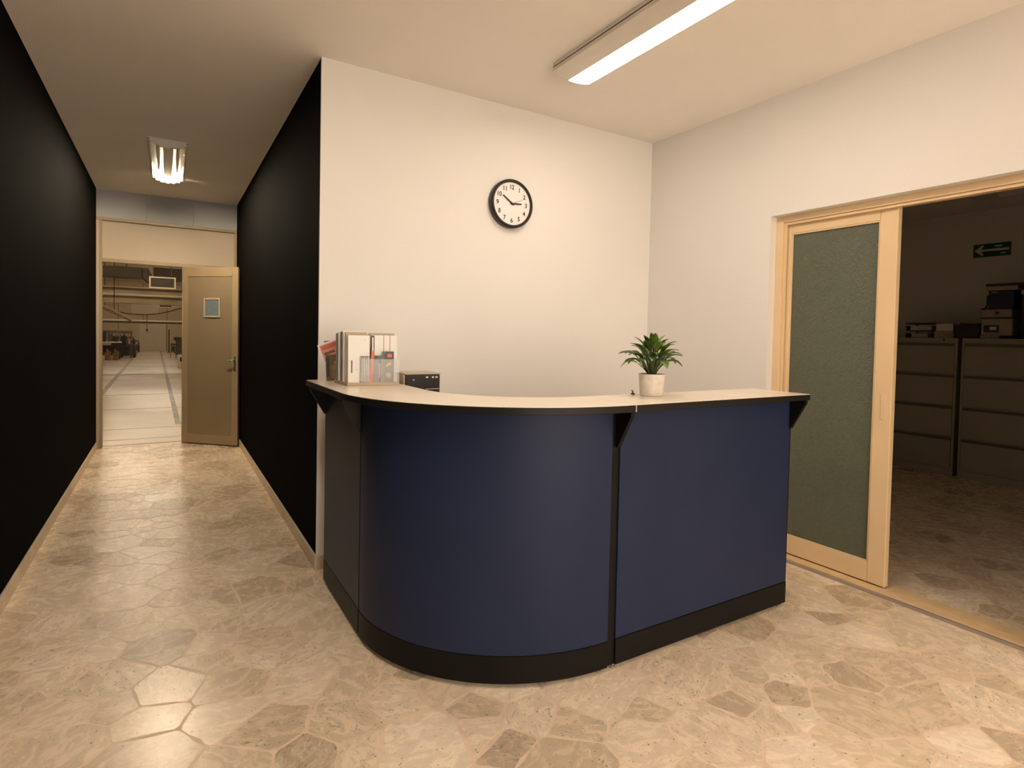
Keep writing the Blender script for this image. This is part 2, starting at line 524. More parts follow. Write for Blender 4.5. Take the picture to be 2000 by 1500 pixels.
# skirting
BH, BT = 0.078, 0.012
sbox('baseboard_left', (XL, XL + BT, YF, YE - 0.05, -0.003, BH), 'baseboard', 'beige skirting under the left black wall', 'baseboard', bevel=0.002)
sbox('baseboard_corridor', (XC - BT, XC, YB - BT, YE, -0.003, BH), 'baseboard', 'beige skirting under the right black corridor wall', 'baseboard', bevel=0.002)
sbox('baseboard_back', (XC, XR, YB - BT, YB, -0.003, BH), 'baseboard', 'beige skirting under the cream wall behind the counter', 'baseboard', bevel=0.002)
sbox('baseboard_right', (XR - BT, XR, OPY1 + 0.03, YB - BT, -0.003, BH), 'baseboard', 'beige skirting between the back corner and sliding door', 'baseboard', bevel=0.002)


# ------------------------------------------------------------------ broken marble floor
def clip_half(poly, nx, ny, d):
    out = []
    n = len(poly)
    for i in range(n):
        p, q = poly[i], poly[(i + 1) % n]
        a = p[0] * nx + p[1] * ny - d
        b = q[0] * nx + q[1] * ny - d
        if a <= 0:
            out.append(p)
        if (a < 0 < b) or (b < 0 < a):
            t = a / (a - b)
            out.append((p[0] + (q[0] - p[0]) * t, p[1] + (q[1] - p[1]) * t))
    return out


def project(x, y, z=0.0):
    d = Vector((x, y, z - CAM_H))
    zc = d.dot(_w)
    if zc < 0.05:
        return None
    return 1000 + F_PX * d.dot(_r) / zc, CY_PX - F_PX * d.dot(_u) / zc


def in_poly(px, py, poly):
    ins = False
    for i in range(len(poly)):
        (x0, y0), (x1, y1) = poly[i], poly[i - 1]
        if (y0 > py) != (y1 > py) and px < (x1 - x0) * (py - y0) / (y1 - y0) + x0:
            ins = not ins
    return ins


def lay_stones():
    R = random.Random(21)
    FX0, FX1, FY0, FY1 = XL, OX1, -0.4, YE
    pts, rad = [], []
    cell = 0.3
    grid = {}

    def ok(x, y, r):
        gx, gy = int(x // cell), int(y // cell)
        for i in range(gx - 2, gx + 3):
            for j in range(gy - 2, gy + 3):
                for k in grid.get((i, j), ()):
                    q = pts[k]
                    if (q[0] - x) ** 2 + (q[1] - y) ** 2 < (0.5 * (r + rad[k])) ** 2:
                        return False
        return True
    for r, tries in ((0.31, 330), (0.23, 1100), (0.165, 3600), (0.10, 14000)):
        for _ in range(tries):
            x, y = R.uniform(FX0 - .2, FX1 + .1), R.uniform(FY0 - .2, FY1 + .2)
            if x > XC + .4 and y > 3.9:
                continue
            rr = r * R.uniform(.85, 1.1)
            if ok(x, y, rr):
                grid.setdefault((int(x // cell), int(y // cell)), []).append(len(pts))
                pts.append((x, y)); rad.append(rr)
    A = np.array(pts)
    W = np.array(rad) ** 2 * 0.22
    counter = [(633, 800), (633, 1128), (702, 1240), (800, 1305), (982, 1327), (1187, 1296), (1538, 1178), (1543, 790)]
    leafdoor = [(1500, 400), (1757, 395), (1728, 1143), (1540, 1090)]
    stones = []
    for i, (x, y) in enumerate(pts):
        dx, dy = A[:, 0] - x, A[:, 1] - y
        d2 = dx * dx + dy * dy
        nb = np.argsort(d2)[1:26]
        poly = [(x - .6, y - .6), (x + .6, y - .6), (x + .6, y + .6), (x - .6, y + .6)]
        j = R.uniform(.0012, .0055)
        for k in nb:
            L = math.sqrt(d2[k])
            nx, ny = dx[k] / L, dy[k] / L
            m = (d2[k] + W[i] - W[k]) / (2 * L)
            poly = clip_half(poly, nx, ny, nx * x + ny * y + m - j)
            if len(poly) < 3:
                break
        # keep inside the built floor
        for (nx, ny, d) in ((-1, 0, -FX0), (1, 0, FX1), (0, 1, FY1), (0, -1, -FY0)):
            poly = clip_half(poly, nx, ny, d) if len(poly) >= 3 else poly
        if len(poly) < 3:
            continue
        cx = sum(p[0] for p in poly) / len(poly); cy = sum(p[1] for p in poly) / len(poly)
        area = 0.5 * abs(sum(poly[q][0] * poly[q - 1][1] - poly[q - 1][0] * poly[q][1] for q in range(len(poly))))
        if area < 0.0012:
            continue
        xs = [p[0] for p in poly]; ys = [p[1] for p in poly]
        if min(xs) > XC and min(ys) > YB and max(xs) < XR:
            continue
        if min(ys) > OY1 and min(xs) > XC:
            continue
        # clip against the sill strip of the sliding door
        if min(xs) < XR + 0.19 and max(xs) > XR - 0.004:
            if cx < XR + 0.09:
                poly = clip_half(poly, 1, 0, XR - 0.004)
            else:
                poly = clip_half(poly, -1, 0, -(XR + 0.19))
            if len(poly) < 3:
                continue
        # chipped outline: cut corners, wobble edges
        out = []
        n = len(poly)
        for q in range(n):
            p0, p1 = poly[q], poly[(q + 1) % n]
            ex, ey = p1[0] - p0[0], p1[1] - p0[1]
            L = math.hypot(ex, ey)
            if L < 0.012:
                out.append((p0[0] + ex / 2, p0[1] + ey / 2))
                continue
            c = min(0.2, 0.012 / L) * R.uniform(.5, 1.5)
            nx, ny = ey / L, -ex / L
            s = R.uniform(-.0015, .0075) * min(1, L / .15)
            s2 = R.uniform(-.0015, .0075) * min(1, L / .15)
            out.append((p0[0] + ex * c, p0[1] + ey * c))
            if L > .07:
                for tt, sw in ((.36, s), (.68, s2)):
                    # positive moves towards the centre
                    out.append((p0[0] + ex * tt - nx * sw, p0[1] + ey * tt - ny * sw))
            out.append((p0[0] + ex * (1 - c), p0[1] + ey * (1 - c)))
        # visibility weight
        pr = [project(a, b) for a, b in out]
        vis = 0.0
        if all(pr):
            px = sum(p[0] for p in pr) / len(pr); py_ = sum(p[1] for p in pr) / len(pr)
            inside = -20 < px < 2020 and 600 < py_ < 1540
            hid = in_poly(px, py_, counter) or in_poly(px, py_, leafdoor)
            if cy > YB and cx > XC:
                hid = True
            if cx > XR:
                yc = cy * XR / cx
                hid = hid or yc > 1.5 or yc < OPY0
            if cx < XR and cy < YB and cy > 1.7 and cx > .75:
                hid = hid or in_poly(px, py_, counter)
            if inside and not hid:
                vis = 0.5 * abs(sum(pr[q][0] * pr[q - 1][1] - pr[q - 1][0] * pr[q][1] for q in range(len(pr))))
        t = R.betavariate(1.9, 1.4)
        if R.random() < .07:
            t = R.uniform(0, .12)
        stones.append((vis, (cx, cy), out, (t, R.random(), R.random())))
    stones.sort(key=lambda s: -s[0])
    return stones


def stone_mesh(name, items, local):
    v, f, tones = [], [], []
    for (_, (cx, cy), out, tone) in items:
        ox, oy = (cx, cy) if local else (0, 0)
        n = len(out); b = len(v)
        h = -0.0002 * tone[2]
        for p in out:
            v.append((p[0] - ox, p[1] - oy, h))
        for p in out:
            v.append((p[0] - ox, p[1] - oy, -0.0009))
        f.append(tuple(range(b, b + n)))
        tones.append(tone)
        for q in range(n):
            r = (q + 1) % n
            f.append((b + n + q, b + n + r, b + r, b + q))
            tones.append(tone)
    me = bpy.data.meshes.new(name)
    me.from_pydata(v, [], f)
    me.materials.append(MT['stone'])
    at = me.attributes.new('tone', 'FLOAT_COLOR', 'FACE')
    flat = []
    for t in tones:
        flat += [t[0], t[1], t[2], 1.0]
    at.data.foreach_set('color', flat)
    # make every slab face upward whichever way its outline ran
    bm = bmesh.new(); bm.from_mesh(me)
    bmesh.ops.recalc_face_normals(bm, faces=bm.faces)
    for fc in bm.faces:
        if len(fc.verts) > 4 and fc.normal.z < 0:
            fc.normal_flip()
    bm.to_mesh(me); bm.free()
    return me


STONES = lay_stones()
for s in STONES[:300]:
    me = stone_mesh('stone', [s], True)
    o = bpy.data.objects.new('stone', me)
    C.objects.link(o)
    o.location = (s[1][0], s[1][1], 0)
    o.parent = floor
me = stone_mesh('stone_field', STONES[300:], False)
o = bpy.data.objects.new('stone_field', me)
C.objects.link(o)
o.parent = floor
o['kind'] = 'stuff'

# ------------------------------------------------------------------ sliding glass door (right wall)
fr = struct('trim_2', 'cream painted wooden frame lining the sliding door opening', 'door frame')
FX0 = XR + 0.058
MB().box(FX0, XR + WT - 0.01, OPY1 - 0.045, OPY1, 0.0, OPZ).build('jamb', 'cream_wood', fr, bevel=0.003)
MB().box(FX0, XR + WT - 0.01, OPY0, OPY0 + 0.045, 0.0, OPZ).build('jamb', 'cream_wood', fr, bevel=0.003)
MB().box(FX0, XR + WT - 0.01, OPY0 + .045, OPY1 - .045, OPZ - 0.038, OPZ).build('head', 'cream_wood', fr, bevel=0.003)
MB().box(FX0 + 0.012, FX0 + 0.03, OPY0 + .045, OPY1 - .045, OPZ - 0.054, OPZ - 0.038).build('track_lip', 'cream_wood', fr, bevel=0.002)
MB().box(FX0 + 0.012, FX0 + 0.03, OPY1 - .060, OPY1 - .045, 0.02, OPZ - .054).build('jamb_bead', 'cream_wood', fr, bevel=0.002)
sl = struct('trim_3', 'cream wooden threshold with grey front edge under sliding door', 'threshold')
MB().box(XR, XR + 0.024, OPY0, OPY1, -0.003, 0.013).build('metal_edge', 'sill_metal', sl, bevel=0.003)
MB().box(XR + 0.024, XR + 0.092, OPY0, OPY1, -0.003, 0.015).build('board', 'sill_wood', sl, bevel=0.002)
MB().box(XR + 0.096, XR + 0.19, OPY0, OPY1, -0.003, 0.013).build('board', 'sill_wood', sl, bevel=0.002)
MB().box(XR + 0.092, XR + 0.096, OPY0, OPY1, -0.003, 0.008).build('groove', 'cab_gap', sl)

LX, LT = XR + 0.096, 0.040        # leaf front plane and thickness
LY0, LY1, LZ0, LZ1 = 1.542, 2.235, 0.020, 2.062
dr = struct('door_2', 'sliding door with cream wooden frame and frosted green glass', 'door')
SW = 0.090
MB().box(LX, LX + LT, LY0, LY0 + SW, LZ0, LZ1).build('stile', 'cream_wood', dr, bevel=0.004)
MB().box(LX, LX + LT, LY1 - SW, LY1, LZ0, LZ1).build('stile', 'cream_wood', dr, bevel=0.004)
MB().box(LX + .001, LX + LT - .001, LY0 + SW, LY1 - SW, LZ1 - 0.068, LZ1).build('rail', 'cream_wood', dr, bevel=0.003)
MB().box(LX + .001, LX + LT - .001, LY0 + SW, LY1 - SW, LZ0, LZ0 + 0.108).build('rail', 'cream_wood', dr, bevel=0.003)
pane = MB().box(LX + .016, LX + .022, LY0 + SW - .006, LY1 - SW + .006, LZ0 + .10, LZ1 - .06).build('pane', 'frosted', dr)
pane['label'] = 'frosted grey-green glass pane'
zb0, zb1, yb0, yb1 = LZ0 + .108, LZ1 - .068, LY0 + SW, LY1 - SW
for (a, b, c, d) in ((yb0, yb0 + .008, zb0, zb1), (yb1 - .008, yb1, zb0, zb1), (yb0 + .008, yb1 - .008, zb0, zb0 + .008), (yb0 + .008, yb1 - .008, zb1 - .008, zb1)):
    MB().box(LX + .004, LX + .016, a, b, c, d).build('glazing_bead', 'cream_wood', dr, bevel=0.002)
MB().box(LX - .003, LX + .001, LY0 + .028, LY0 + .052, .92, 1.06).build('pull', 'cream_wood', dr, bevel=0.002)

# ------------------------------------------------------------------ corridor end: transom, frame and door
we = struct('wall_corridor_end', 'boarded partition with transom closing the corridor end', 'wall')
DX1 = 0.150             # right side of the door opening
seams = [XL, -0.20, 0.26, XC]
for a, b in zip(seams[:-1], seams[1:]):
    MB().box(a + .0012, b - .0012, YE + .02, YE + .08, 2.53, ZC).build('board', 'grey_board', we)
MB().box(XL, XC, YE, YE + .09, 2.497, 2.53).build('ledge', 'tan_frame', we, bevel=0.003)
MB().box(XL + .050, XC - .030, YE + .03, YE + .07, 2.085, 2.497).build('transom_panel', 'transom', we)
MB().box(XL, XL + .028, YE - .01, YE + .09, 0.0, 2.497).build('jamb_trim', 'transom', we, bevel=0.003)
MB().box(XL + .028, XL + .052, YE, YE + .09, 0.0, 2.497).build('jamb', 'tan_frame', we, bevel=0.003)
MB().box(XC - .032, XC, YE, YE + .09, 2.03, 2.497).build('jamb_upper', 'tan_frame', we, bevel=0.003)
MB().box(XL + .052, XC - .002, YE, YE + .09, 2.045, 2.085).build('head', 'tan_frame', we, bevel=0.003)
MB().box(DX1, DX1 + .045, YE, YE + .09, 0.0, 2.045).build('post', 'tan_frame', we, bevel=0.003)
MB().box(DX1 + .045, XC, YE + .03, YE + .07, 0.0, 2.045).build('fixed_panel', 'tan', we)
# closes the workshop side left and right of the corridor
MB().box(WX0, XL, YE + .02, YE + .13, -0.05, WZ).build('block', 'wh_wall', we)
MB().box(XC, WX1, YE + .02, YE + .13, -0.05, WZ).build('block', 'wh_wall', we)
MB().box(XL, XC, YE + .082, YE + .13, 2.5, WZ).build('block', 'wh_wall', we)

ang = math.atan2(7.13 - 7.645, 0.69 - 0.155)
d1 = struct('door_1', 'tan painted corridor door swung open, small square window', 'door', (DX1 + .008, YE - .012, 0), ang)
LW, DH = 0.735, 2.04
# local: x along the leaf, y thickness (front faces -y), z up
MB().box(0, LW, 0.006, 0.036, 0.012, DH).build('leaf', 'tan', d1, bevel=0.002)
for (a, b, c, d) in ((0, .066, .012, DH), (LW - .078, LW, .012, DH), (.066, LW - .078, 1.935, DH), (.066, LW - .078, .012, .118)):
    MB().box(a, b, 0.0, 0.0062, c, d).build('rail' if b - a > .3 else 'stile', 'tan_frame', d1, bevel=0.002)
wf = MB()
for (a, b, c, d) in ((.283, .303, 1.468, 1.69), (.482, .502, 1.468, 1.69), (.303, .482, 1.67, 1.69), (.303, .482, 1.468, 1.488)):
    wf.box(a, b, -.006, .0062, c, d)
w1 = wf.build('window_frame', 'transom', d1, bevel=0.002)
MB().box(.303, .482, .000, .008, 1.488, 1.67).build('window_pane', 'blue_pane', w1)
hp = MB().box(.688, .712, -.004, .001, .86, 1.03).build('handle_plate', 'steel', d1, bevel=0.002)
MB().tube([(.70, -.004, .985), (.70, -.045, .985), (.69, -.05, .985), (.60, -.05, .982)], .008, 10).build('handle', 'steel', hp, smooth=True)
MB().cyl((.70, -.004, .895), (.70, -.012, .895), .009, n=14).build('lock_cylinder', 'steel', hp, smooth=True)
for z in (.25, 1.05, 1.80):
    MB().cyl((-.004, .0, z), (-.004, .0, z + .09), .008, n=10).build('hinge', 'steel', d1, smooth=True)
MB().box(LW, LW + .004, .012, .030, .012, DH).build('edge_strip', 'wh_dark', d1)

# ================================================================== WORKSHOP BEYOND THE DOOR
wfl = MB().box(WX0, WX1, YE + .13, WY1, -0.06, -0.002).build('floor_workshop', 'concrete')
tag(wfl, 'pale worn concrete floor of the workshop beyond the corridor', 'floor', kind='structure')
MB().prism([(-1.10, 8.6), (-1.01, 8.6), (-1.34, WY1 - .3), (-1.43, WY1 - .3)], -0.003, 0.0005, 'z').build('floor_line', 'wline', wfl)
MB().prism([(.105, 9.2), (.175, 9.2), (-.28, WY1 - .3), (-.36, WY1 - .3)], -0.003, 0.0005, 'z').build('floor_line', 'wline', wfl)
for y_, w_ in ((8.15, .012), (9.0, .014), (11.2, .02), (13.6, .05), (17.5, .03), (19.4, .14), (24, .10), (29, .06), (34, .10)):  # joint lines, with the floor's cross shadows painted in as dark bands
    MB().box(WX0 + .05, WX1 - .05, y_, y_ + w_, -0.003, 0.0003).build('joint_shadow_strip', 'wjoint_shadow', wfl)
sbox('threshold_strip', (XL, XC, YE + .10, YE + .16, -0.05, 0.001), 'sill_metal', 'thin strip between marble floor and workshop concrete', 'threshold')
wfar = struct('wall_workshop_far', 'cream panelled far wall of the workshop', 'wall')
for k in range(10):
    x0 = WX0 + 1.2 * k
    MB().box(x0 + .012, x0 + 1.188, WY1, WY1 + .1, -.05, WZ).build('panel', 'wh_wall', wfar)
MB().box(WX0, WX1, WY1 + .05, WY1 + .12, -.05, WZ).build('backing', 'wh_dark', wfar)
MB().box(-1.40, -0.05, WY1 - .06, WY1, 0.0, 1.60).build('door_panel', 'wh_panel', wfar, bevel=.01)
MB().box(-1.78, -0.44, WY1 - .05, WY1, 2.15, 2.75).build('notice_board', 'wh_panel', wfar, bevel=.01)
MB().box(0.47, 0.80, WY1 - .04, WY1, 3.2, 3.9).build('vent_panel', 'wh_panel', wfar, bevel=.01)
sbox('wall_workshop_left', (WX0 - .1, WX0, YE + .1, WY1, -.05, WZ), 'wh_wall', 'left side wall of the workshop', 'wall')
sbox('wall_workshop_right', (WX1, WX1 + .1, YE + .1, WY1, -.05, WZ), 'wh_wall', 'right side wall of the workshop', 'wall')
sbox('ceiling_workshop', (WX0, WX1, YE + .1, WY1, WZ, WZ + .1), 'wh_panel', 'pale ceiling of the workshop', 'ceiling')


def hang(parent, x, y, z):
    MB().cyl((x, y, z), (x, y, WZ), .012, n=6).build('hanger_rod', 'wh_dark', parent)


# dark duct with an elbow
t = thing('air_duct', (0, 0, 0), 'dark air duct with sloping elbow under the workshop ceiling', 'duct')
MB().box(-4.0, -0.55, 17.8, 18.2, 2.62, 2.90).build('duct_run', 'wh_dark', t, bevel=.02)
MB().prism([(-.55, 2.90), (-.55, 2.62), (-.44, 2.53), (-.34, 2.53), (-.34, 2.72), (-.42, 2.90)], 17.8, 18.2, 'y').build('elbow', 'wh_dark', t, bevel=.02)
hang(t, -.9, 18, 2.9); hang(t, -3, 18, 2.9)
t = thing('air_duct', (0, 0, 0), 'broad dark duct crossing just below the top of the doorway', 'duct')
MB().box(-.34, 4.0, 19.0, 19.5, 2.70, 3.05).build('duct_run', 'wh_dark', t, bevel=.02)
hang(t, .6, 19.2, 3.05)


def heater(x0, x1, y, z0, z1, label):
    t = thing('unit_heater', ((x0 + x1) / 2, y, z0), label, 'heater', 'hanging workshop heaters')
    w, h = (x1 - x0) / 2, z1 - z0
    MB().box(-w + .02, w - .02, .02, .40, .02, h - .02).build('body', 'machine', t, bevel=.01)
    f = MB()
    for (a, b, c, d) in ((-w, w, h - .03, h), (-w, w, 0, .03), (-w, -w + .03, .03, h - .03), (w - .03, w, .03, h - .03)):
        f.box(a, b, 0, .05, c, d)
    f.build('front_frame', 'wh_panel', t, bevel=.004)
    n = max(3, int(h / .06))
    for k in range(n):
        z = .04 + (h - .08) * k / n
        MB().box(-w + .03, w - .03, .012, .03, z, z + .014).build('louvre', 'wh_dark', t)
    for s in (-1, 1):
        MB().cyl((s * (w - .08), .2, h - .02), (s * (w - .08), .2, WZ - z0), .008, n=6).build('hanger_rod', 'wh_dark', t)


heater(-.34, .17, 15.0, 2.22, 2.48, 'larger dark louvred heater hanging nearest the workshop doorway')
heater(-.29, .20, 28.0, 2.20, 2.33, 'small flat dark heater hanging far down the workshop')
# big roof beam
t = thing('roof_beam', (0, 0, 0), 'deep cream cross beam spanning the workshop', 'beam')
MB().box(WX0, WX1, 23.9, 24.1, 2.20, 2.72).build('web', 'wh_beam', t)
MB().box(WX0, WX1, 23.7, 24.3, 2.18, 2.22).build('flange', 'wh_beam', t, bevel=.008)
MB().box(WX0, WX1, 23.7, 24.3, 2.70, 2.75).build('flange', 'wh_beam', t, bevel=.008)
MB().cyl((WX0, 23.75, 2.47), (WX1, 23.75, 2.47), .045, n=10).build('pipe', 'wh_panel', t, smooth=True)
t = thing('steel_rail', (0, 0, 0), 'thin dark rail running level across the workshop', 'rail')
MB().box(WX0, WX1, 29.95, 30.05, 1.54, 1.62).build('rail', 'machine', t, bevel=.006)
MB().box(WX0, WX1, 29.93, 30.07, 1.62, 1.68).build('rail_cap', 'wh_panel', t, bevel=.006)
for x in (-5.5, 5.5):
    MB().box(x - .04, x + .04, 29.96, 30.04, 0, 1.54).build('post', 'machine', t)
# sloping conveyor
t = thing('conveyor_chute', (0, 0, 0), 'sloping timber-edged chute descending on the workshop left', 'chute')
MB().prism([(-2.6, 2.48), (-.88, 1.56), (-.88, 1.50), (-2.6, 2.36)], 19.8, 20.2, 'y').build('trough', 'timber', t)
MB().prism([(-2.6, 2.54), (-.95, 1.66), (-.95, 1.62), (-2.6, 2.49)], 19.78, 19.84, 'y').build('side_rail', 'wh_panel', t)
hang(t, -1.3, 20, 1.76); hang(t, -2.3, 20, 2.3)
# slung cable with a pendant
pts = []
for k in range(25):
    x = -1.9 + 2.7 * k / 24
    pts.append((x, 25.0, 1.82 + .32 * ((x + .85) / 1.35) ** 2))
t = thing('cable_hoist', (-.63, 25, 0), 'cable sagging across the workshop with a thin hoist pendant', 'hoist')
MB().tube([(x + .63, 0, z) for x, y, z in pts], .018, 6).build('cable', 'machine2', t, smooth=True)
MB().tube([(0, 0, 1.28), (0, 0, 1.83)], .012, 6).build('cord', 'machine2', t)
MB().box(-.03, .03, -.03, .03, 1.22, 1.30).build('switch_box', 'machine', t, bevel=.006)
MB().tube([(0, 0, 1.22), (0, 0, 1.19), (.025, 0, 1.165), (.045, 0, 1.19)], .008, 6).build('hook', 'machine', t)
for x, y, z in (pts[0], pts[-1]):
    MB().cyl((x + .63, 0, z), (x + .63, 0, WZ), .012, n=6).build('hanger_rod', 'wh_dark', t)
# lit strip lamps
strips = [(-1.94, 30.0, 2.66, 'low hanging lit strip lamp at left of the workshop beam'), ]
for (x, y, z, lb) in strips:
    t = thing('strip_lamp', (x, y, z), lb, 'lamp', 'workshop strip lamps')
    MB().box(-.34, .34, -.06, .06, .02, .06).build('tray', 'wh_panel', t)
    MB().cyl((-.33, 0, 0), (.33, 0, 0), .022, n=10).build('tube', 'strip', t, smooth=True)
    MB().cyl((0, 0, .06), (0, 0, WZ - z), .008, n=6).build('hanger_rod', 'wh_dark', t)
names = ['above the workshop entrance', 'second from the workshop entrance', 'mid way down the workshop', 'beyond the cross beam', 'nearest the far workshop wall']
for y, nm in zip((9.6, 13.5, 20.5, 27.5, 35.0), names):  # ceiling strips added to brighten the workshop
    t = thing('strip_lamp', (-.5, y, WZ), 'added fill ceiling strip lamp ' + nm, 'lamp', 'workshop strip lamps')
    MB().box(-1.25, 1.25, -.10, .10, -.06, 0).build('tray', 'wh_panel', t)
    for s in (-.05, .05):
        MB().cyl((-1.2, s, -.085), (1.2, s, -.085), .022, n=8).build('tube', 'strip', t, smooth=True)


def bench(x0, x1, y0, y1, h, label, m='machine', tm='wh_panel'):
    t = thing('workbench', ((x0 + x1) / 2, (y0 + y1) / 2, 0), label, 'workbench')
    w, d = (x1 - x0) / 2, (y1 - y0) / 2
    MB().box(-w, w, -d, d, h - .05, h).build('top', tm, t, bevel=.006)
    for sx in (-1, 1):
        for sy in (-1, 1):
            MB().box(sx * (w - .08) - .03, sx * (w - .08) + .03, sy * (d - .06) - .03, sy * (d - .06) + .03, 0, h - .05).build('leg', m, t)
    MB().box(-w + .05, w - .05, -d + .05, d - .05, .18, .22).build('shelf', m, t)
    MB().box(-w + .08, w - .1, -d + .1, d - .1, .22, h - .16).build('drawer_block', m, t, bevel=.01)
    return t


bench(-3.1, -1.64, 28.6, 29.4, .74, 'long dark workbench with pale top at workshop left')
for k, (x, hh, m, lb) in enumerate(((-2.22, .42, 'machine', 'tall dark bottle-shaped tool standing on workshop bench'), (-2.02, .34, 'machine2', 'olive tool case standing on workshop bench'), (-1.80, .22, 'machine', 'low black tool box on end of workshop bench'))):
    t = thing('tool_case', (x, 29, .74), lb, 'tool case')
    MB().box(-.07, .07, -.1, .1, 0, hh).build('case', m, t, bevel=.02)
    MB().tube([(-.04, 0, hh), (-.04, 0, hh + .04), (.04, 0, hh + .04), (.04, 0, hh)], .008, 6).build('handle', m, t)
for k, x in enumerate((-2.05, -1.78)):
    t = thing('timber_offcuts', (x, 28.35, 0), ('left' if k == 0 else 'right') + ' bundle of timber offcuts under the workshop bench', 'timber')
    for q in range(4):
        MB().box(-.1 + .05 * q, -.06 + .05 * q, -.12, .12, 0, .3 + .05 * ((q * 3) % 4)).build('offcut', 'timber', t)


t = thing('tool_rack', (-2.2, 30.2, 0), 'olive tool rack with hanging tools behind the workshop bench', 'tool rack')
for x in (-.75, .85):
    MB().box(x - .03, x + .03, -.03, .03, 0, 1.2).build('post', 'machine2', t)
MB().box(-.8, .9, -.04, .04, 1.08, 1.20).build('rail', 'machine2', t, bevel=.008)
MB().box(-.8, .9, -.02, .02, .86, .90).build('rail', 'machine', t)
for k in range(11):
    x = -.7 + .145 * k
    MB().box(x - .025, x + .025, -.07, -.04, .80 - .05 * ((k * 7) % 4), 1.10).build('hanging_tool', ['machine', 'timber', 'machine2'][k % 3], t)


def machine(x0, x1, y, h, label, m='machine', m2='machine2'):
    t = thing('machine_tool', ((x0 + x1) / 2, y, 0), label, 'machine')
    w = (x1 - x0) / 2
    MB().box(-w, w, -.35, .35, .08, h * .55).build('base', m, t, bevel=.02)
    MB().box(-w, -w * .2, -.3, .3, h * .55, h).build('head', m, t, bevel=.03)
    MB().box(-w * .2, w * .9, -.3, .3, h * .55, h * .62).build('bed', m2, t, bevel=.01)
    MB().tube([(-w * .3, -.2, h * .92), (w * .6, -.2, h * .92), (w * .85, -.2, h * .8), (w * .85, -.2, h * .62)], .03, 8).build('guard_rail', m, t, smooth=True)
    for sx in (-1, 1):
        MB().box(sx * w * .8 - .05, sx * w * .8 + .05, -.3, .3, 0, .08).build('foot', m, t)


machine(-1.80, -1.20, 31.0, .98, 'black machine with curved guard beside the floor line')
machine(-1.70, -1.31, 38.2, .66, 'small dark machine near the far workshop wall')
machine(-2.35, -1.62, 34.5, .92, 'dark machine behind the guarded one at workshop left')
machine(0.20, 0.62, 38.4, .50, 'low dark machine at right near the far wall')
t = thing('machine_post', (.10, 37, 0), 'slim dark upright post right of the far wall panel', 'post')
MB().box(-.03, .03, -.03, .03, 0, 1.28).build('post', 'machine', t)
MB().box(-.08, .08, -.08, .08, 0, .03).build('foot_plate', 'machine', t)
t = thing('band_saw', (.44, 36.5, 0), 'yellow and black upright machine at workshop right', 'machine')
MB().box(-.12, .12, -.15, .15, 0, .50).build('stand', 'machine', t, bevel=.02)
MB().box(-.14, .14, -.16, .16, .50, .60).build('table', 'yellow_paint', t, bevel=.01)
MB().cyl((-.02, -.06, .78), (-.02, .06, .78), .11, n=18).build('wheel_cover', 'machine', t, smooth=True)
MB().box(.06, .12, -.06, .06, .60, .95).build('column', 'yellow_paint', t, bevel=.01)
t = thing('metal_locker', (.60, 34, 0), 'dark locker standing at the right edge of workshop aisle', 'locker')
MB().box(-.2, .2, -.2, .2, 0, .90).build('body', 'machine', t, bevel=.01)
MB().box(-.18, .18, -.215, -.2, .05, .86).build('door', 'machine2', t, bevel=.006)
t = thing('work_stool', (.25, 30, 0), 'wooden stool with splayed legs at the workshop right', 'stool')
MB().box(-.10, .10, -.10, .10, .54, .58).build('seat', 'timber', t, bevel=.01)
for sx in (-1, 1):
    for sy in (-1, 1):
        MB().tube([(sx * .07, sy * .07, .54), (sx * .11, sy * .11, 0)], .016, 6).build('leg', 'timber', t)
t = thing('white_cabinet', (.44, 22.5, 0), 'small white cabinet on the floor at workshop right', 'cabinet')
MB().box(-.11, .13, -.12, .12, .02, .46).build('body', 'wh_panel', t, bevel=.008)
MB().box(-.06, .06, -.13, -.12, .22, .36).build('opening', 'machine', t)
for sx in (-.09, .11):
    MB().box(sx - .015, sx + .015, -.1, .1, 0, .02).build('foot', 'machine', t)

# ================================================================== LAMPS
def ceiling_lamp(y0, y1, label, dx=0.0):
    """asymmetric office fixture: shell on the left, lit diffuser on the right"""
    t = thing('ceiling_lamp', (dx, 0, ZC), label, 'ceiling lamp', 'office ceiling lamps')
    prof = [(1.814, 2.788), (1.856, 2.774), (1.888, 2.7675), (1.916, 2.763)]
    lens = [(1.916, 2.763), (1.952, 2.7615), (1.988, 2.763), (2.026, 2.768), (2.060, 2.776)]
    z = ZC
    hb = MB().prism([(1.814, 2.830 - z), (1.814, 2.7885 - z), (2.066, 2.7885 - z), (2.066, 2.830 - z)], y0, y1, 'y').build('housing', 'lamp_shell', t)
    MB().prism([(a, b - z) for a, b in prof] + [(1.916, 2.788 - z)], y0, y1, 'y').build('cover', 'lamp_shell', t)
    MB().prism([(1.8125, 2.812 - z), (1.8125, 2.8085 - z), (1.8145, 2.8085 - z), (1.8145, 2.812 - z)], y0, y1, 'y').build('dark_line', 'black_metal', t)  # thin dark strip along the housing side
    MB().prism([(a, b - z) for a, b in lens] + [(2.060, 2.787 - z), (1.917, 2.787 - z)], y0 + .002, y1 - .002, 'y').build('diffuser', 'lens', t)
    MB().prism([(2.060, 2.788 - z), (2.060, 2.7745 - z), (2.066, 2.7745 - z), (2.066, 2.788 - z)], y0, y1, 'y').build('edge_rail', 'lamp_shell', t)
    end = [(a, b - z) for a, b in prof + lens[1:]] + [(2.066, 2.776 - z), (2.066, 2.829 - z), (1.814, 2.829 - z)]
    for e0, e1 in ((y0 - .003, y0), (y1, y1 + .003)):
        MB().prism(end, e0, e1, 'y').build('end_plate', 'lamp_shell', t)  # plates added to stop the diffuser ends lighting the ceiling
    return t


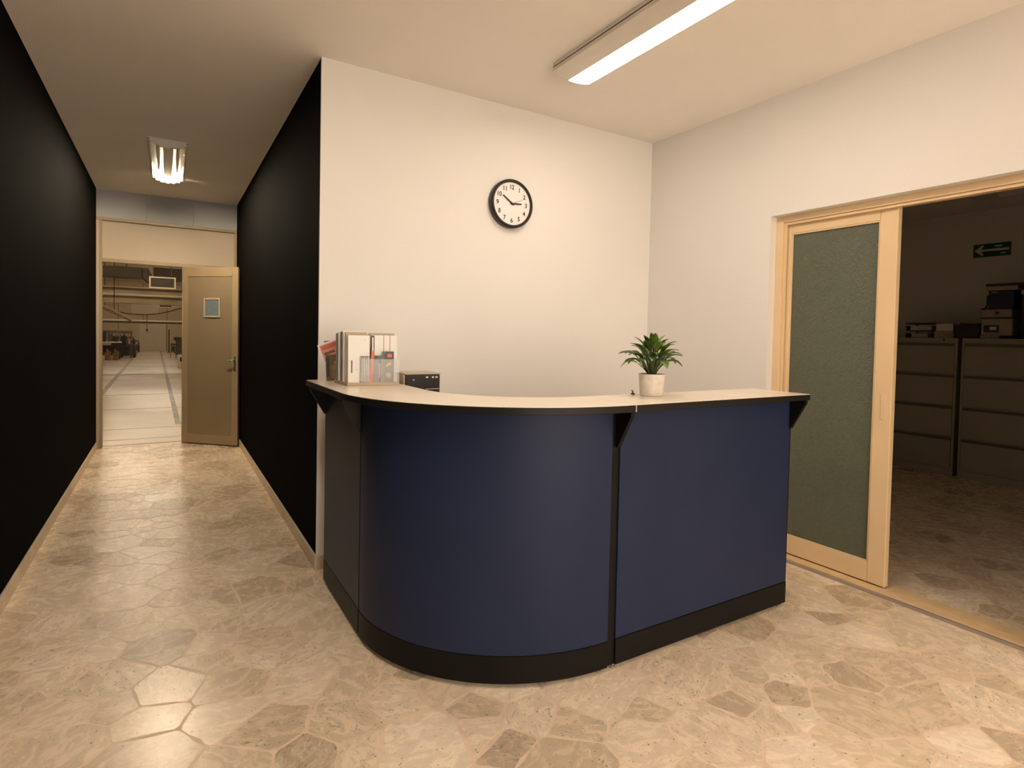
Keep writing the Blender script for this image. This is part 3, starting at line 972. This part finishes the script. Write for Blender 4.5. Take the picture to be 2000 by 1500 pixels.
ceiling_lamp(1.05, 2.62, 'long lit ceiling lamp above the reception counter')
ceiling_lamp(0.55, 2.12, 'added second fill ceiling lamp over the left side of reception', -1.75)  # added out of view as fill for the left floor
ceiling_lamp(-2.20, -0.63, 'added third fill ceiling lamp, unseen behind the viewer', -0.8)  # added behind the viewer for more fill light

# corridor lamp: half-round fluted acrylic along the corridor
t = thing('corridor_lamp', (0.004, 5.35, ZC), 'fluted clear ceiling lamp with chrome end plate in the corridor', 'ceiling lamp')
LEN, HW, DP = 1.28, 0.132, 0.066


def flute_outline(n, grow=0.0, ripple=0.006):
    out = []
    for k in range(n + 1):
        a = math.pi * k / n
        rr = 1 + ripple * math.cos(16 * a) / .09
        out.append((-(HW + grow) * math.cos(a) * rr, -(DP + grow) * math.sin(a) * rr))
    return out


ol = flute_outline(96)
il = [(x * .955, z * .955) for x, z in ol]
sh = MB()
n = len(ol)
sh.add([(x, 0.012, z) for x, z in ol] + [(x, LEN, z) for x, z in ol], [(k, k + 1, n + k + 1, n + k) for k in range(n - 1)])
sh.add([(x, 0.012, z) for x, z in il] + [(x, LEN, z) for x, z in il], [(k + 1, k, n + k, n + k + 1) for k in range(n - 1)])
sh.build('fluted_lens', 'flute', t, smooth=True)
MB().prism([(x * 1.02, z * 1.02) for x, z in flute_outline(48)], 0.0, .012, 'y').build('end_plate', 'satin', t, bevel=.002)
MB().prism([(x * .99, z * .99) for x, z in flute_outline(48)], LEN - .004, LEN, 'y').build('end_cap', 'white_plastic', t)
MB().box(-.035, .035, .012, LEN - .22, -.050, -.018).build('ballast_tray', 'steel', t, bevel=.004)
MB().box(-.125, .125, .012, LEN - .01, -.006, 0.0).build('back_plate', 'chrome', t)
for s in (-1, 1):
    MB().box(s * .1235 - .0015, s * .1235 + .0015, .012, LEN - .01, -.040, -.006).build('added_side_baffle', 'chrome', t)  # baffles added to keep sideways bulb light off the ceiling
    MB().tube([(s * .072, LEN - .34, -.028), (s * .072, LEN - .05, -.028)], .013, 10).build('bulb', 'bulb', t, smooth=True)
    MB().cyl((s * .072, .08, -.028), (s * .072, LEN - .35, -.028), .012, n=10).build('lamp_holder', 'white_plastic', t, smooth=True)
MB().tube([(-.05, LEN - .05, -.035), (.05, LEN - .05, -.035)], .012, 10).build('bulb', 'bulb', t, smooth=True)

# unlit office lamp
t = thing('ceiling_lamp', (6.38, 1.75, OZ), 'unlit ceiling lamp in the dark office', 'ceiling lamp', 'office ceiling lamps')
MB().box(-.11, .11, -.62, .62, -.055, 0).build('housing', 'lamp_shell', t, bevel=.004)
MB().prism([(-.10, -.055), (-.05, -.085), (.05, -.085), (.10, -.055)], -.55, .40, 'y').build('diffuser', 'white_plastic', t, bevel=.004)

# ================================================================== RECEPTION COUNTER
PX, PY_, PXR, PYL = 0.716, 1.702, 2.666, 3.07      # outer panel planes and ends
EX, EY = 1.500, 2.420                               # centre of the quarter ellipse
EA, EB = EX - PX, EY - PY_
KZ0, KZ1, PZ1, TZ0, TZ1 = 0.020, 0.124, 1.046, 1.048, 1.077
SX = 1.530                                          # joint between curved and straight module


def arc(a, b, n=40):
    return [(EX - a * math.cos(q), EY - b * math.sin(q)) for q in [math.pi / 2 * k / n for k in range(n + 1)]]


ct = thing('reception_counter', (1.5, 2.3, 0), 'navy reception counter with curved corner, pale top and black kick', 'reception counter')
OFF = Vector((-1.5, -2.3, 0))


def cb(mb, name, m, bevel=0.0, smooth=False, parent=ct, label=None):
    if parent is ct:
        mb.v = [(x - 1.5, y - 2.3, z) for x, y, z in mb.v]
    o = mb.build(name, m, parent, bevel, smooth)
    if label: o['label'] = label
    return o


th = 0.026
# left module
cb(MB().box(PX, PX + th, EY + .012, PYL, KZ1 + .002, PZ1), 'front_panel', 'navy', .0015)
cb(MB().box(PX - .002, PX + th, EY + .012, PYL, KZ0, KZ1), 'kick_plate', 'kick', .0015)
# curved module
def ring(a0, b0, a1, b1, z0, z1, n=48):
    o_, i_ = arc(a0, b0, n), arc(a1, b1, n)
    return MB().prism(o_ + i_[::-1], z0, z1, 'z')


cb(ring(EA, EB, EA - th, EB - th, KZ1 + .002, PZ1), 'front_panel', 'navy', 0, True, label='curved navy front panel')
cb(ring(EA + .002, EB + .002, EA - th, EB - th, KZ0, KZ1), 'kick_plate', 'kick', 0, True)
# straight module
cb(MB().box(SX + .012, PXR - .008, PY_, PY_ + th, KZ1 + .002, PZ1), 'front_panel', 'navy', .0015)
cb(MB().box(SX + .012, PXR - .002, PY_ - .002, PY_ + th, KZ0, KZ1), 'kick_plate', 'kick', .0015)
# black posts at the joints and free ends
cb(MB().box(EX + .001, SX + .010, PY_ + .007, PY_ + .04, KZ0, PZ1), 'joint_post', 'black_metal')
cb(MB().box(PX + .006, PX + .04, EY - .004, EY + .012, KZ0, PZ1), 'joint_post', 'black_metal')
cb(MB().box(PXR - .008, PXR, PY_ + .002, PY_ + .03, KZ1, PZ1), 'end_post', 'black_metal')
cb(MB().box(PX + .002, PX + .03, PYL, PYL + .008, KZ0, PZ1), 'end_post', 'black_metal')
# brackets under the overhang
def br_y(x):     # in the plane x = const, reaching towards -y
    return MB().prism([(PY_ - .082, TZ0), (PY_ - .082, TZ0 - .016), (PY_ - .010, .900), (PY_ - .002, .897), (PY_ - .002, TZ0)], x, x + .018, 'x')
def br_x(y):
    return MB().prism([(PX - .084, TZ0), (PX - .084, TZ0 - .014), (PX - .010, .903), (PX - .002, .900), (PX - .002, TZ0)], y, y + .018, 'y')


cb(br_y(PXR - .020), 'bracket', 'black_metal', .001)
cb(br_y(SX - .012), 'bracket', 'black_metal', .001)
cb(br_x(PYL - .018), 'bracket', 'black_metal', .001)
cb(br_x(EY + .002), 'bracket', 'black_metal', .001)
# worktop in three pieces, black edging around a pale top
OV, DEP = 0.093, 0.225
def slab(poly_o, name):
    s = cb(MB().prism(poly_o, TZ0, TZ1 - .002, 'z'), name, 'edge', .0015)
    return s
def topface(poly, parent):
    mb = MB().prism(poly, TZ1 - .0021, TZ1, 'z')
    mb.v = [(x - 1.5, y - 2.3, z) for x, y, z in mb.v]
    return mb.build('top_face', 'top', parent)
INX = 1.005        # inner edge of left run
s1 = slab([(SX + .002, PY_ - OV), (PXR, PY_ - OV), (PXR, 1.925), (SX + .002, 1.925)], 'worktop')
topface([(SX + .002, PY_ - OV + .001), (PXR - .001, PY_ - OV + .001), (PXR - .001, 1.924), (SX + .002, 1.924)], s1)
AO, BO, AI, BI = EA + OV, EB + OV, EX - INX, EY - 1.925
s2 = slab([(SX, PY_ - OV)] + arc(AO, BO, 48)[::-1] + arc(AI, BI, 32) + [(SX, 1.925)], 'worktop')
topface([(SX, PY_ - OV + .001)] + arc(AO - .001, BO - .001, 48)[::-1] + arc(AI + .001, BI + .001, 32) + [(SX, 1.924)], s2)
s3 = slab([(PX - OV, EY + .001), (INX, EY + .001), (INX, PYL + .03), (PX - OV, PYL + .03)], 'worktop')
topface([(PX - OV + .001, EY + .001), (INX - .001, EY + .001), (INX - .001, PYL + .029), (PX - OV + .001, PYL + .029)], s3)
# metal connector seen in the front joint
cb(MB().box(SX - .001, SX + .006, PY_ - OV - .001, PY_ - OV + .004, TZ0 + .001, TZ1 - .002), 'joint_clip', 'steel')
# seated-height desk inside
cb(MB().prism([(PXR - .01, PY_ + .045)] + [(EX, PY_ + .045)] + arc(EA - .045, EB - .045, 24)[::-1][1:] + [(PX + .045, PYL - .01), (1.44, PYL - .01), (1.44, 2.40), (1.52, 2.32), (PXR - .01, 2.32)], .715, .74, 'z'), 'desktop', 'top', .002)
cb(MB().box(PXR - .03, PXR - .008, PY_ + .045, 2.25, KZ0, .715), 'end_panel', 'kick', .002)
cb(MB().box(PX + .06, 1.40, PYL - .035, PYL - .012, KZ0, .715), 'end_panel', 'kick', .002)
# upright supports of the upper shelf at the back edge
for (x, y) in ((1.62, 1.89), (2.58, 1.89), (.97, 2.52), (.97, 3.02)):
    cb(MB().box(x - .015, x + .015, y - .015, y + .015, .74, TZ0), 'shelf_post', 'black_metal')
# levelling feet
for (x, y) in ((1.545, 1.722), (2.635, 1.72), (1.475, 1.730), (.735, 2.44), (.735, 3.05), (.84, 2.08), (1.13, 1.84), (2.62, 2.2), (1.36, 3.05), (.80, 3.05)):
    ft = MB().cyl((x, y, 0), (x, y, .008), .013, n=14).cyl((x, y, .008), (x, y, KZ0 + .004), .006, n=10)
    cb(ft, 'levelling_foot', 'steel', 0, True)

# ================================================================== WALL CLOCK
ck = thing('wall_clock', (1.928, YB, 2.192), 'round black-rimmed wall clock with white dial above the counter', 'clock')
# local: x right, z up, dial faces -y
RO, RI, CDp = 0.158, 0.139, 0.046
prof = [(RO - .004, 0), (RO, .006), (RO, CDp - .006), (RO - .006, CDp), (RI + .004, CDp), (RI, CDp - .004), (RI, CDp - .014)]
Tm = Matrix.Rotation(math.radians(90), 4, 'X')
MB().lathe([(r, z) for r, z in prof], 72, T=Tm).build('rim', 'black_plastic', ck, smooth=True)
MB().cyl((0, -.002, 0), (0, -(CDp - .013), 0), RI + .001, n=72).build('dial', 'dial', ck, smooth=True)
DY = -(CDp - .0125)
for k in range(1, 13):
    a = math.radians(30 * k)
    v, f = text_mesh(str(k), .040)
    mb = MB()
    Tn = Matrix.Translation((.108 * math.sin(a), DY - .0006, .108 * math.cos(a))) @ Matrix.Rotation(math.radians(90), 4, 'X')
    mb.add([(x * .92, y, 0) for x, y, z in v], f, T=Tn)
    mb.build('numeral', 'ink', ck)


def hand(name, deg, L, tail, w, y):
    a = math.radians(deg)
    d = Vector((math.sin(a), 0, math.cos(a))); p = Vector((math.cos(a), 0, -math.sin(a)))
    pts = [d * -tail + p * w, d * -tail - p * w, d * L - p * w * .7, d * L + p * w * .7]
    mb = MB()
    mb.add([q + Vector((0, y, 0)) for q in pts] + [q + Vector((0, y - .0012, 0)) for q in pts],
           [(0, 1, 2, 3), (7, 6, 5, 4), (0, 1, 5, 4), (1, 2, 6, 5), (2, 3, 7, 6), (3, 0, 4, 7)])
    mb.build(name, 'ink', ck)


hand('hour_hand', 85.5, .072, .012, .0055, DY - .003)
hand('minute_hand', 305, .084, .014, .0050, DY - .005)
hand('second_hand', 66, .085, .012, .0012, DY - .007)
MB().cyl((0, DY - .002, 0), (0, DY - .009, 0), .006, n=16).build('hub', 'ink', ck, smooth=True)

# ================================================================== POTTED PLANT
PTX, PTY = 1.846, 1.846
pp = thing('potted_plant', (PTX, PTY, TZ1), 'leafy green plant in a cream ceramic pot on counter', 'potted plant')
MB().lathe([(0, 0), (.048, 0), (.051, .003), (.0575, .092), (.0575, .096), (.0540, .097), (.052, .094), (.051, .082), (0, .082)], 48).build('pot', 'pot', pp, smooth=True)
MB().lathe([(0, .088), (.025, .090), (.042, .087), (.0515, .083)], 24).build('soil', 'soil', pp, smooth=True)
pr_ = random.Random(11)


def leaf(base, az, elev, stalk, L, W, droop, m):
    """stalk rising from base, blade arching out and down"""
    d = Vector((math.cos(az), math.sin(az), 0))
    up = Vector((0, 0, 1))
    p0 = Vector(base)
    p = p0.copy()
    e = elev + .45
    pts = [p0.copy()]
    for k in range(5):
        p = p + (d * math.cos(e) + up * math.sin(e)) * (stalk / 5)
        e -= (.45) / 5
        pts.append(p.copy())
    st = MB().tube(pts, [.0032, .003, .0028, .0025, .0022, .0020], 6).build('stalk', 'stem', None, smooth=True)
    n = 9
    side = d.cross(up).normalized()
    v, f = [], []
    e = elev
    q = pts[-1].copy()
    for k in range(n + 1):
        t = k / n
        w = W * (math.sin(math.pi * min(1, (t ** .75) * .97 + .03))) ** .85 * (1 - .12 * t)
        if k == n: w = .0006
        nrm = (up * math.cos(e) - d * math.sin(e))
        fold = .28 * w
        v += [q + side * w + nrm * fold, q, q - side * w + nrm * fold]
        q = q + (d * math.cos(e) + up * math.sin(e)) * (L / n)
        e -= droop / n
    for k in range(n):
        a = 3 * k
        f += [(a, a + 1, a + 4, a + 3), (a + 1, a + 2, a + 5, a + 4)]
    lo = MB().add(v, f).build('leaf', m, pp, smooth=True, angle=80)
    so = lo.modifiers.new('thick', 'SOLIDIFY'); so.thickness = .0008
    st.parent = lo
    return lo


specs = []
U = pr_.uniform
for k in range(10):     # low outer ring, drooping
    specs.append((2 * math.pi * k / 10 + U(-.15, .15), U(.50, .68), U(.070, .085), U(.085, .10), U(.014, .017), U(1.5, 1.9)))
for k in range(12):     # middle ring
    specs.append((2 * math.pi * (k + .4) / 12 + U(-.2, .2), U(.62, .80), U(.085, .105), U(.080, .095), U(.014, .017), U(1.1, 1.4)))
for k in range(11):     # upper ring
    specs.append((2 * math.pi * (k + .2) / 11 + U(-.2, .2), U(.85, 1.05), U(.10, .120), U(.070, .085), U(.013, .016), U(.8, 1.1)))
for k in range(7):
    specs.append((2 * math.pi * k / 7 + .5, U(1.05, 1.25), U(.115, .130), U(.060, .075), U(.013, .016), U(.5, .8)))
for k in range(3):
    specs.append((2 * math.pi * k / 3 + 1.2, 1.40, .125, .065, .014, .2))
for k, (az, el, stl, L, W, dr_) in enumerate(specs):
    rb = pr_.uniform(.004, .016)
    leaf((rb * math.cos(az), rb * math.sin(az), .086), az, el, stl * 1.06, L, W * 1.42, dr_, ['leaf', 'leaf2', 'leaf', 'leaf2', 'leaf3'][k % 5])
t = thing('desk_clip', (1.842, 1.905, TZ1), 'tiny black clip on counter edge beside the plant pot', 'clip')
t.location = (1.800, 1.915, TZ1)
MB().box(-.006, .006, -.008, .008, 0, .006).build('base', 'black_plastic', t, bevel=.002)
MB().tube([(0, 0, .006), (0, 0, .012), (-.006, 0, .018)], .003, 8).build('lever', 'black_plastic', t, smooth=True)

# ================================================================== BROCHURES ON THE COUNTER
BX, BY, BRZ = 0.725, 2.685, math.radians(-8)
rk = thing('brochure_rack', (BX, BY, TZ1), 'clear acrylic brochure rack at the left end of counter', 'brochure rack', None, BRZ)
RW, RD = 0.245, 0.215
MB().prism([(0, 0), (RW, 0), (RW, RD), (-.036, RD)], 0, .016, 'z').build('base', 'paper_tan', rk, bevel=.002)
MB().box(.066, .150, .002, .005, .016, .128).build('front_lip', 'acrylic', rk, bevel=.001)
MB().box(.152, RW, .002, .005, .016, .128).build('front_lip', 'acrylic', rk, bevel=.001)
MB().box(0, RW, RD - .004, RD, .016, .20).build('back_plate', 'acrylic', rk, bevel=.001)
MB().box(RW - .003, RW, .006, RD - .005, .016, .128).build('side_plate', 'acrylic', rk, bevel=.001)
MB().box(.108, .111, .030, RD - .005, .016, .128).build('divider', 'acrylic', rk, bevel=.001)
RM = Matrix.Translation((BX, BY, TZ1)) @ Matrix.Rotation(BRZ, 4, 'Z')


def sheaf(name, x0, x1, y0, y1, z0, h, m, label, cat='brochure', lean=0.0, tilt=0.0, mpages='paper', extra=None):
    """a bound brochure standing in the rack, cover facing out"""
    p = RM @ Vector(((x0 + x1) / 2, y0, z0))
    o = thing(name, p, label, cat, 'printed matter in the counter rack')
    o.rotation_euler = (lean, tilt, BRZ)
    w, d = (x1 - x0) / 2, y1 - y0
    MB().box(-w, w, 0, .0012, 0, h).build('cover', m, o)
    MB().box(-w + .001, w - .001, .0012, d - .0008, .001, h - .001).build('pages', mpages, o)
    MB().box(-w, w, d - .0008, d, 0, h).build('back_cover', m, o)
    for (n_, a, b, c, dd, mm) in (extra or ()):
        MB().box(a, b, -.0005, 0, c, dd).build(n_, mm, o)
    return o


Z0 = .016
L = -.045
sheaf('brochure', .004, .104, .010, .022, Z0, .224, 'paper', 'white punched leaflet at the front left of the rack', lean=L,
      extra=[('hole', -.036, -.030, .045, .105, 'brown_print'), ('hole', .024, .028, .200, .204, 'paper_tan'), ('hole', -.012, -.008, .060, .064, 'paper_tan')])
sheaf('brochure', -0.0038, 0.0942, .034, .062, Z0, .238, 'paper_tan', 'thick tan booklet right behind the punched white leaflet', lean=L)
sheaf('brochure', -0.0122, 0.0858, .072, .090, Z0, .244, 'paper', 'white booklet third from front in rack left column', lean=L)
sheaf('brochure', -0.0190, 0.0810, .100, .122, Z0, .240, 'brown_print', 'brown booklet in the middle of rack left column', lean=L)
sheaf('brochure', -0.0264, 0.0736, .132, .150, Z0, .246, 'paper', 'tall white booklet near the back of rack left column', lean=L)
sheaf('brochure', -0.0335, 0.0685, .162, .186, Z0, .232, 'olive', 'olive green booklet at the back of rack left column', lean=L)
sheaf('brochure', .104, .116, .004, .012, Z0, .150, 'orange', 'narrow orange leaflet standing at the rack centre', lean=L * .3, tilt=.05)
sheaf('brochure', .118, .242, .046, .070, Z0, .226, 'paper', 'white folder with two red stripes at rack right', lean=L,
      extra=[('red_stripe', -.004, -.001, .10, .226, 'red'), ('red_stripe', .026, .029, .10, .226, 'red')])
sheaf('brochure', .114, .130, .030, .040, Z0, .224, 'paper_black', 'slim black and white leaflet beside the striped folder', lean=L,
      extra=[('white_band', -.003, .003, .08, .215, 'paper')])
sheaf('brochure', .112, .236, .080, .100, Z0, .236, 'paper_tan', 'tan brochure showing above the red striped folder', lean=L)
sheaf('brochure', .114, .238, .115, .150, Z0, .230, 'paper', 'white booklet stack at the back of rack right', lean=L)
sheaf('brochure', .116, .176, .014, .022, Z0, .128, 'paper_grey', 'grey photo leaflet behind the clear front lip', lean=L,
      extra=[('white_band', .004, .008, .02, .090, 'paper'), ('dark_block', -.029, .000, .105, .128, 'paper_black')])
br = sheaf('brochure', .168, .222, .020, .030, Z0, .148, 'paper_black', 'black leaflet with yellow emblems and orange flash', lean=L)
for (a, c, s) in ((.006, .128, .011),):
    MB().box(a - s, a + s, -.0006, 0, c - .008, c + .008).build('orange_flash', 'orange', br)
MB().prism([(-.012, .072), (-.010, .086), (.012, .098), (.014, .084)], -.0006, 0, 'y').build('emblem', 'yellow', br)
MB().cyl((.000, 0, .034), (.000, -.0006, .034), .0125, n=20).build('emblem', 'yellow', br)
MB().prism([(-.028, .148), (-.010, .148), (-.028, .118)], -.0006, 0, 'y').build('grey_corner', 'paper_grey', br)
sheaf('brochure', .060, .100, .0065, .0085, Z0, .125, 'paper_grey', 'grey striped card behind the left clear lip', lean=L * .2,
      extra=[('stripe', -.018 + .008 * k, -.015 + .008 * k, .005, .12, 'paper') for k in range(5)])

# magazines leaning at the far left end of the worktop, behind the booklets
def magazine(x, y, h, w, m, lean, label, extra=(), th=.010, rz=-.25):
    o = thing('magazine', (x, y, TZ1 + .0005), label, 'magazine', 'magazines leaning beside the rack')
    o.rotation_euler = (0, 0, rz)
    T0 = Matrix.Translation((0, 0, w / 2 * math.sin(abs(lean)))) @ Matrix.Rotation(lean, 4, 'Y')
    MB().box(-w / 2, w / 2, 0, .0012, 0, h, T=T0).build('cover', m, o)
    MB().box(-w / 2 + .001, w / 2 - .001, .0012, th, .001, h - .001, T=T0).build('pages', 'paper', o)
    for (n_, a, b, c, d, mm) in extra:
        MB().box(a, b, -.0006, 0, c, d, T=T0).build(n_, mm, o)
    return o


magazine(.744, 3.000, .135, .080, 'brown_print', -.04, 'dark brown magazine standing at the far left counter end',
         [('photo', -.010, .035, .01, .085, 'timber'), ('photo', -.039, -.022, .02, .125, 'paper_black'), ('photo', .0, .03, .06, .10, 'paper_tan')])
magazine(.785, 3.030, .195, .105, 'pink', -.38, 'tilted magazine with faded red title leaning on the booklets',
         [('title_bar', -.040, .045, .160, .182, 'red'), ('title_bar', -.036, .02, .132, .146, 'brown_print'),
          ('title_bar', -.036, .035, .104, .116, 'red'), ('title_bar', -.030, .03, .080, .090, 'brown_print'),
          ('cover_border', -.0525, -.045, .0, .195, 'paper'), ('cover_border', -.045, .0525, .187, .195, 'paper')])
magazine(.775, 3.062, .205, .100, 'olive', -.10, 'dark olive magazine at the back behind the red titled one')

# ================================================================== BLACK OFFICE MACHINE BEHIND THE COUNTER
mc = thing('label_printer', (1.124, 2.785, .74), 'black boxy printer with pale buttons behind the counter', 'printer')
mh = .39
MB().box(-.098, .092, -.06, .12, 0, mh - .008).build('body', 'black_plastic', mc, bevel=.006)
MB().box(-.100, .094, -.062, .122, mh - .008, mh).build('lid', 'beige_plastic', mc, bevel=.003)
MB().box(-.106, -.099, -.058, .115, 0, mh - .008).build('side_panel', 'paper_tan', mc, bevel=.002)
for (x, w) in ((.018, .006), (.050, .006), (.070, .006)):
    MB().box(x - w, x + w, -.064, -.059, mh - .026, mh - .018).build('button', 'white_plastic', mc, bevel=.001)
MB().box(.010, .086, -.066, -.059, mh - .085, mh - .080).build('paper_slot', 'steel', mc, bevel=.001)
MB().cyl((-.055, -.058, mh - .034), (-.055, -.064, mh - .034), .005, n=12).build('indicator', 'steel', mc, smooth=True)

# ================================================================== OFFICE BEHIND THE GLASS DOOR
CXF, CDEP, CH = 6.80, 0.46, 1.398


def filing_cabinet(y0, y1, label):
    t = thing('filing_cabinet', (CXF, (y0 + y1) / 2, 0), label, 'filing cabinet', 'lateral filing cabinets')
    w = (y1 - y0) / 2
    # local: front faces -x
    MB().box(.012, CDEP, -w, w, 0.0, CH).build('carcass', 'cabinet', t, bevel=.003)
    MB().box(.0, .012, -w, -w + .022, 0, CH).build('side_rail', 'cabinet', t)
    MB().box(.0, .012, w - .022, w, 0, CH).build('side_rail', 'cabinet', t)
    MB().box(.0, .012, -w + .022, w - .022, CH - .04, CH).build('top_rail', 'cabinet', t)
    MB().box(.0, .012, -w + .022, w - .022, 0, .075).build('plinth', 'cabinet', t)
    n = 4
    z0, z1 = .078, CH - .043
    h = (z1 - z0) / n
    for k in range(n):
        a, b = z0 + k * h + .003, z0 + (k + 1) * h - .003
        d = MB().box(-.004, .0115, -w + .025, w - .025, a, b - .034).build('drawer', 'cabinet', t, bevel=.002)
        MB().box(.004, .0115, -w + .025, w - .025, b - .034, b - .006).build('finger_pull', 'cab_gap', d)
        MB().box(-.002, .0115, -w + .025, w - .025, b - .006, b).build('drawer_lip', 'cabinet', d)
    MB().cyl((.0, -w + .12, CH - .018), (-.006, -w + .12, CH - .018), .009, n=12).build('lock', 'black_metal', t, smooth=True)
    return t


filing_cabinet(2.592, 3.505, 'grey four-drawer lateral filing cabinet partly behind the glass door')
filing_cabinet(1.640, 2.555, 'grey four-drawer lateral filing cabinet at the right picture edge')

# letter trays and papers
t = thing('letter_tray', (7.0, 2.967, CH), 'black letter tray holding papers on left filing cabinet', 'letter tray')
for k, z in enumerate((0.0, .075)):
    MB().box(-.12, .12, -.13, .13, z, z + .006).build('tray_floor', 'dark_box', t)
    MB().box(-.12, .12, -.136, -.13, z, z + .05).build('tray_side', 'dark_box', t)
    MB().box(-.12, .12, .13, .136, z, z + .05).build('tray_side', 'dark_box', t)
    for sy in (-1, 1):
        MB().box(.1, .11, sy * .125 - .005, sy * .125 + .005, z + .006, z + .075).build('riser', 'dark_box', t)
MB().box(-.13, .13, -.14, .14, .148, .158).build('tray_lid', 'dark_box', t, bevel=.002)


def ream(name, x, y, z, w, d, h, m, label, cat='paper stack', rz=0.0, n=3):
    o = thing(name, (x, y, z), label, cat, 'things on the filing cabinets', rz)
    for k in range(n):
        a, b = h * k / n, h * (k + 1) / n
        MB().box(-d / 2 + .003 * (k % 2), d / 2, -w / 2 + .002 * k, w / 2 - .003 * (k % 2), a + .0008, b).build('bundle', m, o, bevel=.0015)
    return o


ream('paper_stack', 6.985, 2.965, CH + .081, .20, .20, .044, 'paper', 'paper bundle in the upper shelf of black letter tray')
ream('paper_stack', 6.985, 2.975, CH + .0065, .16, .20, .040, 'paper', 'paper bundle in the lower shelf of black letter tray')
ream('paper_stack', 6.96, 2.738, CH, .170, .22, .075, 'paper_tan', 'lower tan paper stack beside the black letter tray', n=2)
ream('paper_stack', 6.96, 2.736, CH + .0755, .155, .21, .072, 'paper', 'upper pale paper stack topping the tan stack', n=3)
t = thing('storage_bin', (6.985, 2.54, CH), 'dark rounded storage bin bridging the gap between filing cabinets', 'storage bin')
MB().prism([(-.088, 0), (.088, 0), (.105, .06), (.105, .118), (.03, .134), (-.088, .140), (-.105, .1)], -.12, .12, 'x').build('bin', 'dark_box', t, bevel=.008)
MB().box(-.10, .10, -.085, .075, .136, .150).build('lid', 'dark_box', t, bevel=.004)

t = thing('desktop_printer', (6.985, 2.305, CH), 'beige boxy printer at the bottom of the pile on cabinet', 'printer')
MB().box(-.13, .15, -.122, .122, .03, .195).build('body', 'beige_plastic', t, bevel=.008)
MB().box(-.15, .10, -.03, .122, 0, .03).build('paper_tray', 'beige_plastic', t, bevel=.004)
MB().box(-.11, .13, -.115, -.04, 0, .03).build('foot_block', 'dark_box', t)
MB().box(-.134, -.129, -.02, .10, .06, .13).build('output_slot', 'dark_box', t, bevel=.002)
MB().box(-.137, -.132, .0, .05, .085, .115).build('paper_sheet', 'paper', t)
MB().box(-.134, .15, -.126, .126, .195, .205).build('lid', 'dark_box', t, bevel=.003)
t = thing('shallow_box', (6.99, 2.315, CH + .2055), 'shallow beige box stacked on the beige printer', 'box')
MB().box(-.12, .13, -.118, .118, 0, .078).build('body', 'beige_plastic', t, bevel=.004)
MB().box(-.124, .134, -.122, .126, .078, .090).build('lid', 'dark_box', t, bevel=.003)
MB().box(-.1215, -.1195, -.02, .01, .03, .055).build('label_plate', 'dark_box', t)
t = thing('file_crate', (6.99, 2.285, CH + .296), 'deep blue crate on top of the shallow beige box', 'crate')
MB().box(-.11, .12, -.10, .098, 0, .17).build('body', 'blue_box', t, bevel=.006)
MB().box(-.115, .125, -.104, .102, .15, .172).build('rim', 'dark_box', t, bevel=.003)
MB().tube([(-.05, .098, .13), (-.05, .125, .125), (-.05, .128, .03), (-.05, .145, .005)], .008, 8).build('side_handle', 'dark_box', t, smooth=True)
MB().box(-.116, -.112, .03, .08, .148, .158).build('label_plate', 'beige_plastic', t)
t = thing('flat_carton', (6.99, 2.285, CH + .468), 'flat beige carton lying on the blue crate', 'carton')
MB().box(-.12, .12, -.125, .112, 0, .040).build('body', 'beige_plastic', t, bevel=.003)
t = thing('dark_binder', (6.99, 2.22, CH + .5085), 'flat black binder crowning the pile beside the exit sign', 'binder')
MB().box(-.13, .12, -.20, .185, 0, .024).build('cover', 'dark_box', t, bevel=.003)
MB().box(-.12, .11, -.19, .17, .005, .019).build('pages', 'paper_tan', t)
t = thing('storage_box', (7.02, 1.98, CH), 'tall dark storage box at the right edge of cabinet', 'box')
MB().box(-.14, .14, -.15, .15, 0, .42).build('body', 'dark_box', t, bevel=.006)
MB().box(-.146, .146, -.156, .156, .42, .46).build('lid', 'beige_plastic', t, bevel=.004)
MB().box(-.143, -.139, -.08, .08, .06, .16).build('label_plate', 'paper_tan', t)

# green arrow sign on the office wall
sg = thing('exit_sign', (OX1, 2.520, 2.320), 'green sign with white arrow on the dark office wall', 'sign')
MB().box(-.004, 0, -.158, .158, -.068, .068).build('plate', 'green_sign', sg, bevel=.001)
ar = MB()
ar.prism([(-.145, -.0115), (.125, -.0115), (.125, .0115), (-.145, .0115)], -.0052, -.004, 'x')
ar.prism([(.148, 0), (.082, .056), (.066, .050), (.088, .0115), (.125, 0)], -.0053, -.004, 'x')
ar.prism([(.148, 0), (.125, 0), (.088, -.0115), (.066, -.050), (.082, -.056)], -.0053, -.004, 'x')
ar.build('arrow', 'sign_white', sg)
MB().prism([(-.085, .030), (-.025, .030), (-.025, .042), (-.085, .042)], -.0048, -.004, 'x').build('small_print', 'white_wall', sg)
MB().prism([(-.115, -.042), (-.075, -.042), (-.075, -.032), (-.115, -.032)], -.0048, -.004, 'x').build('small_print', 'white_wall', sg)
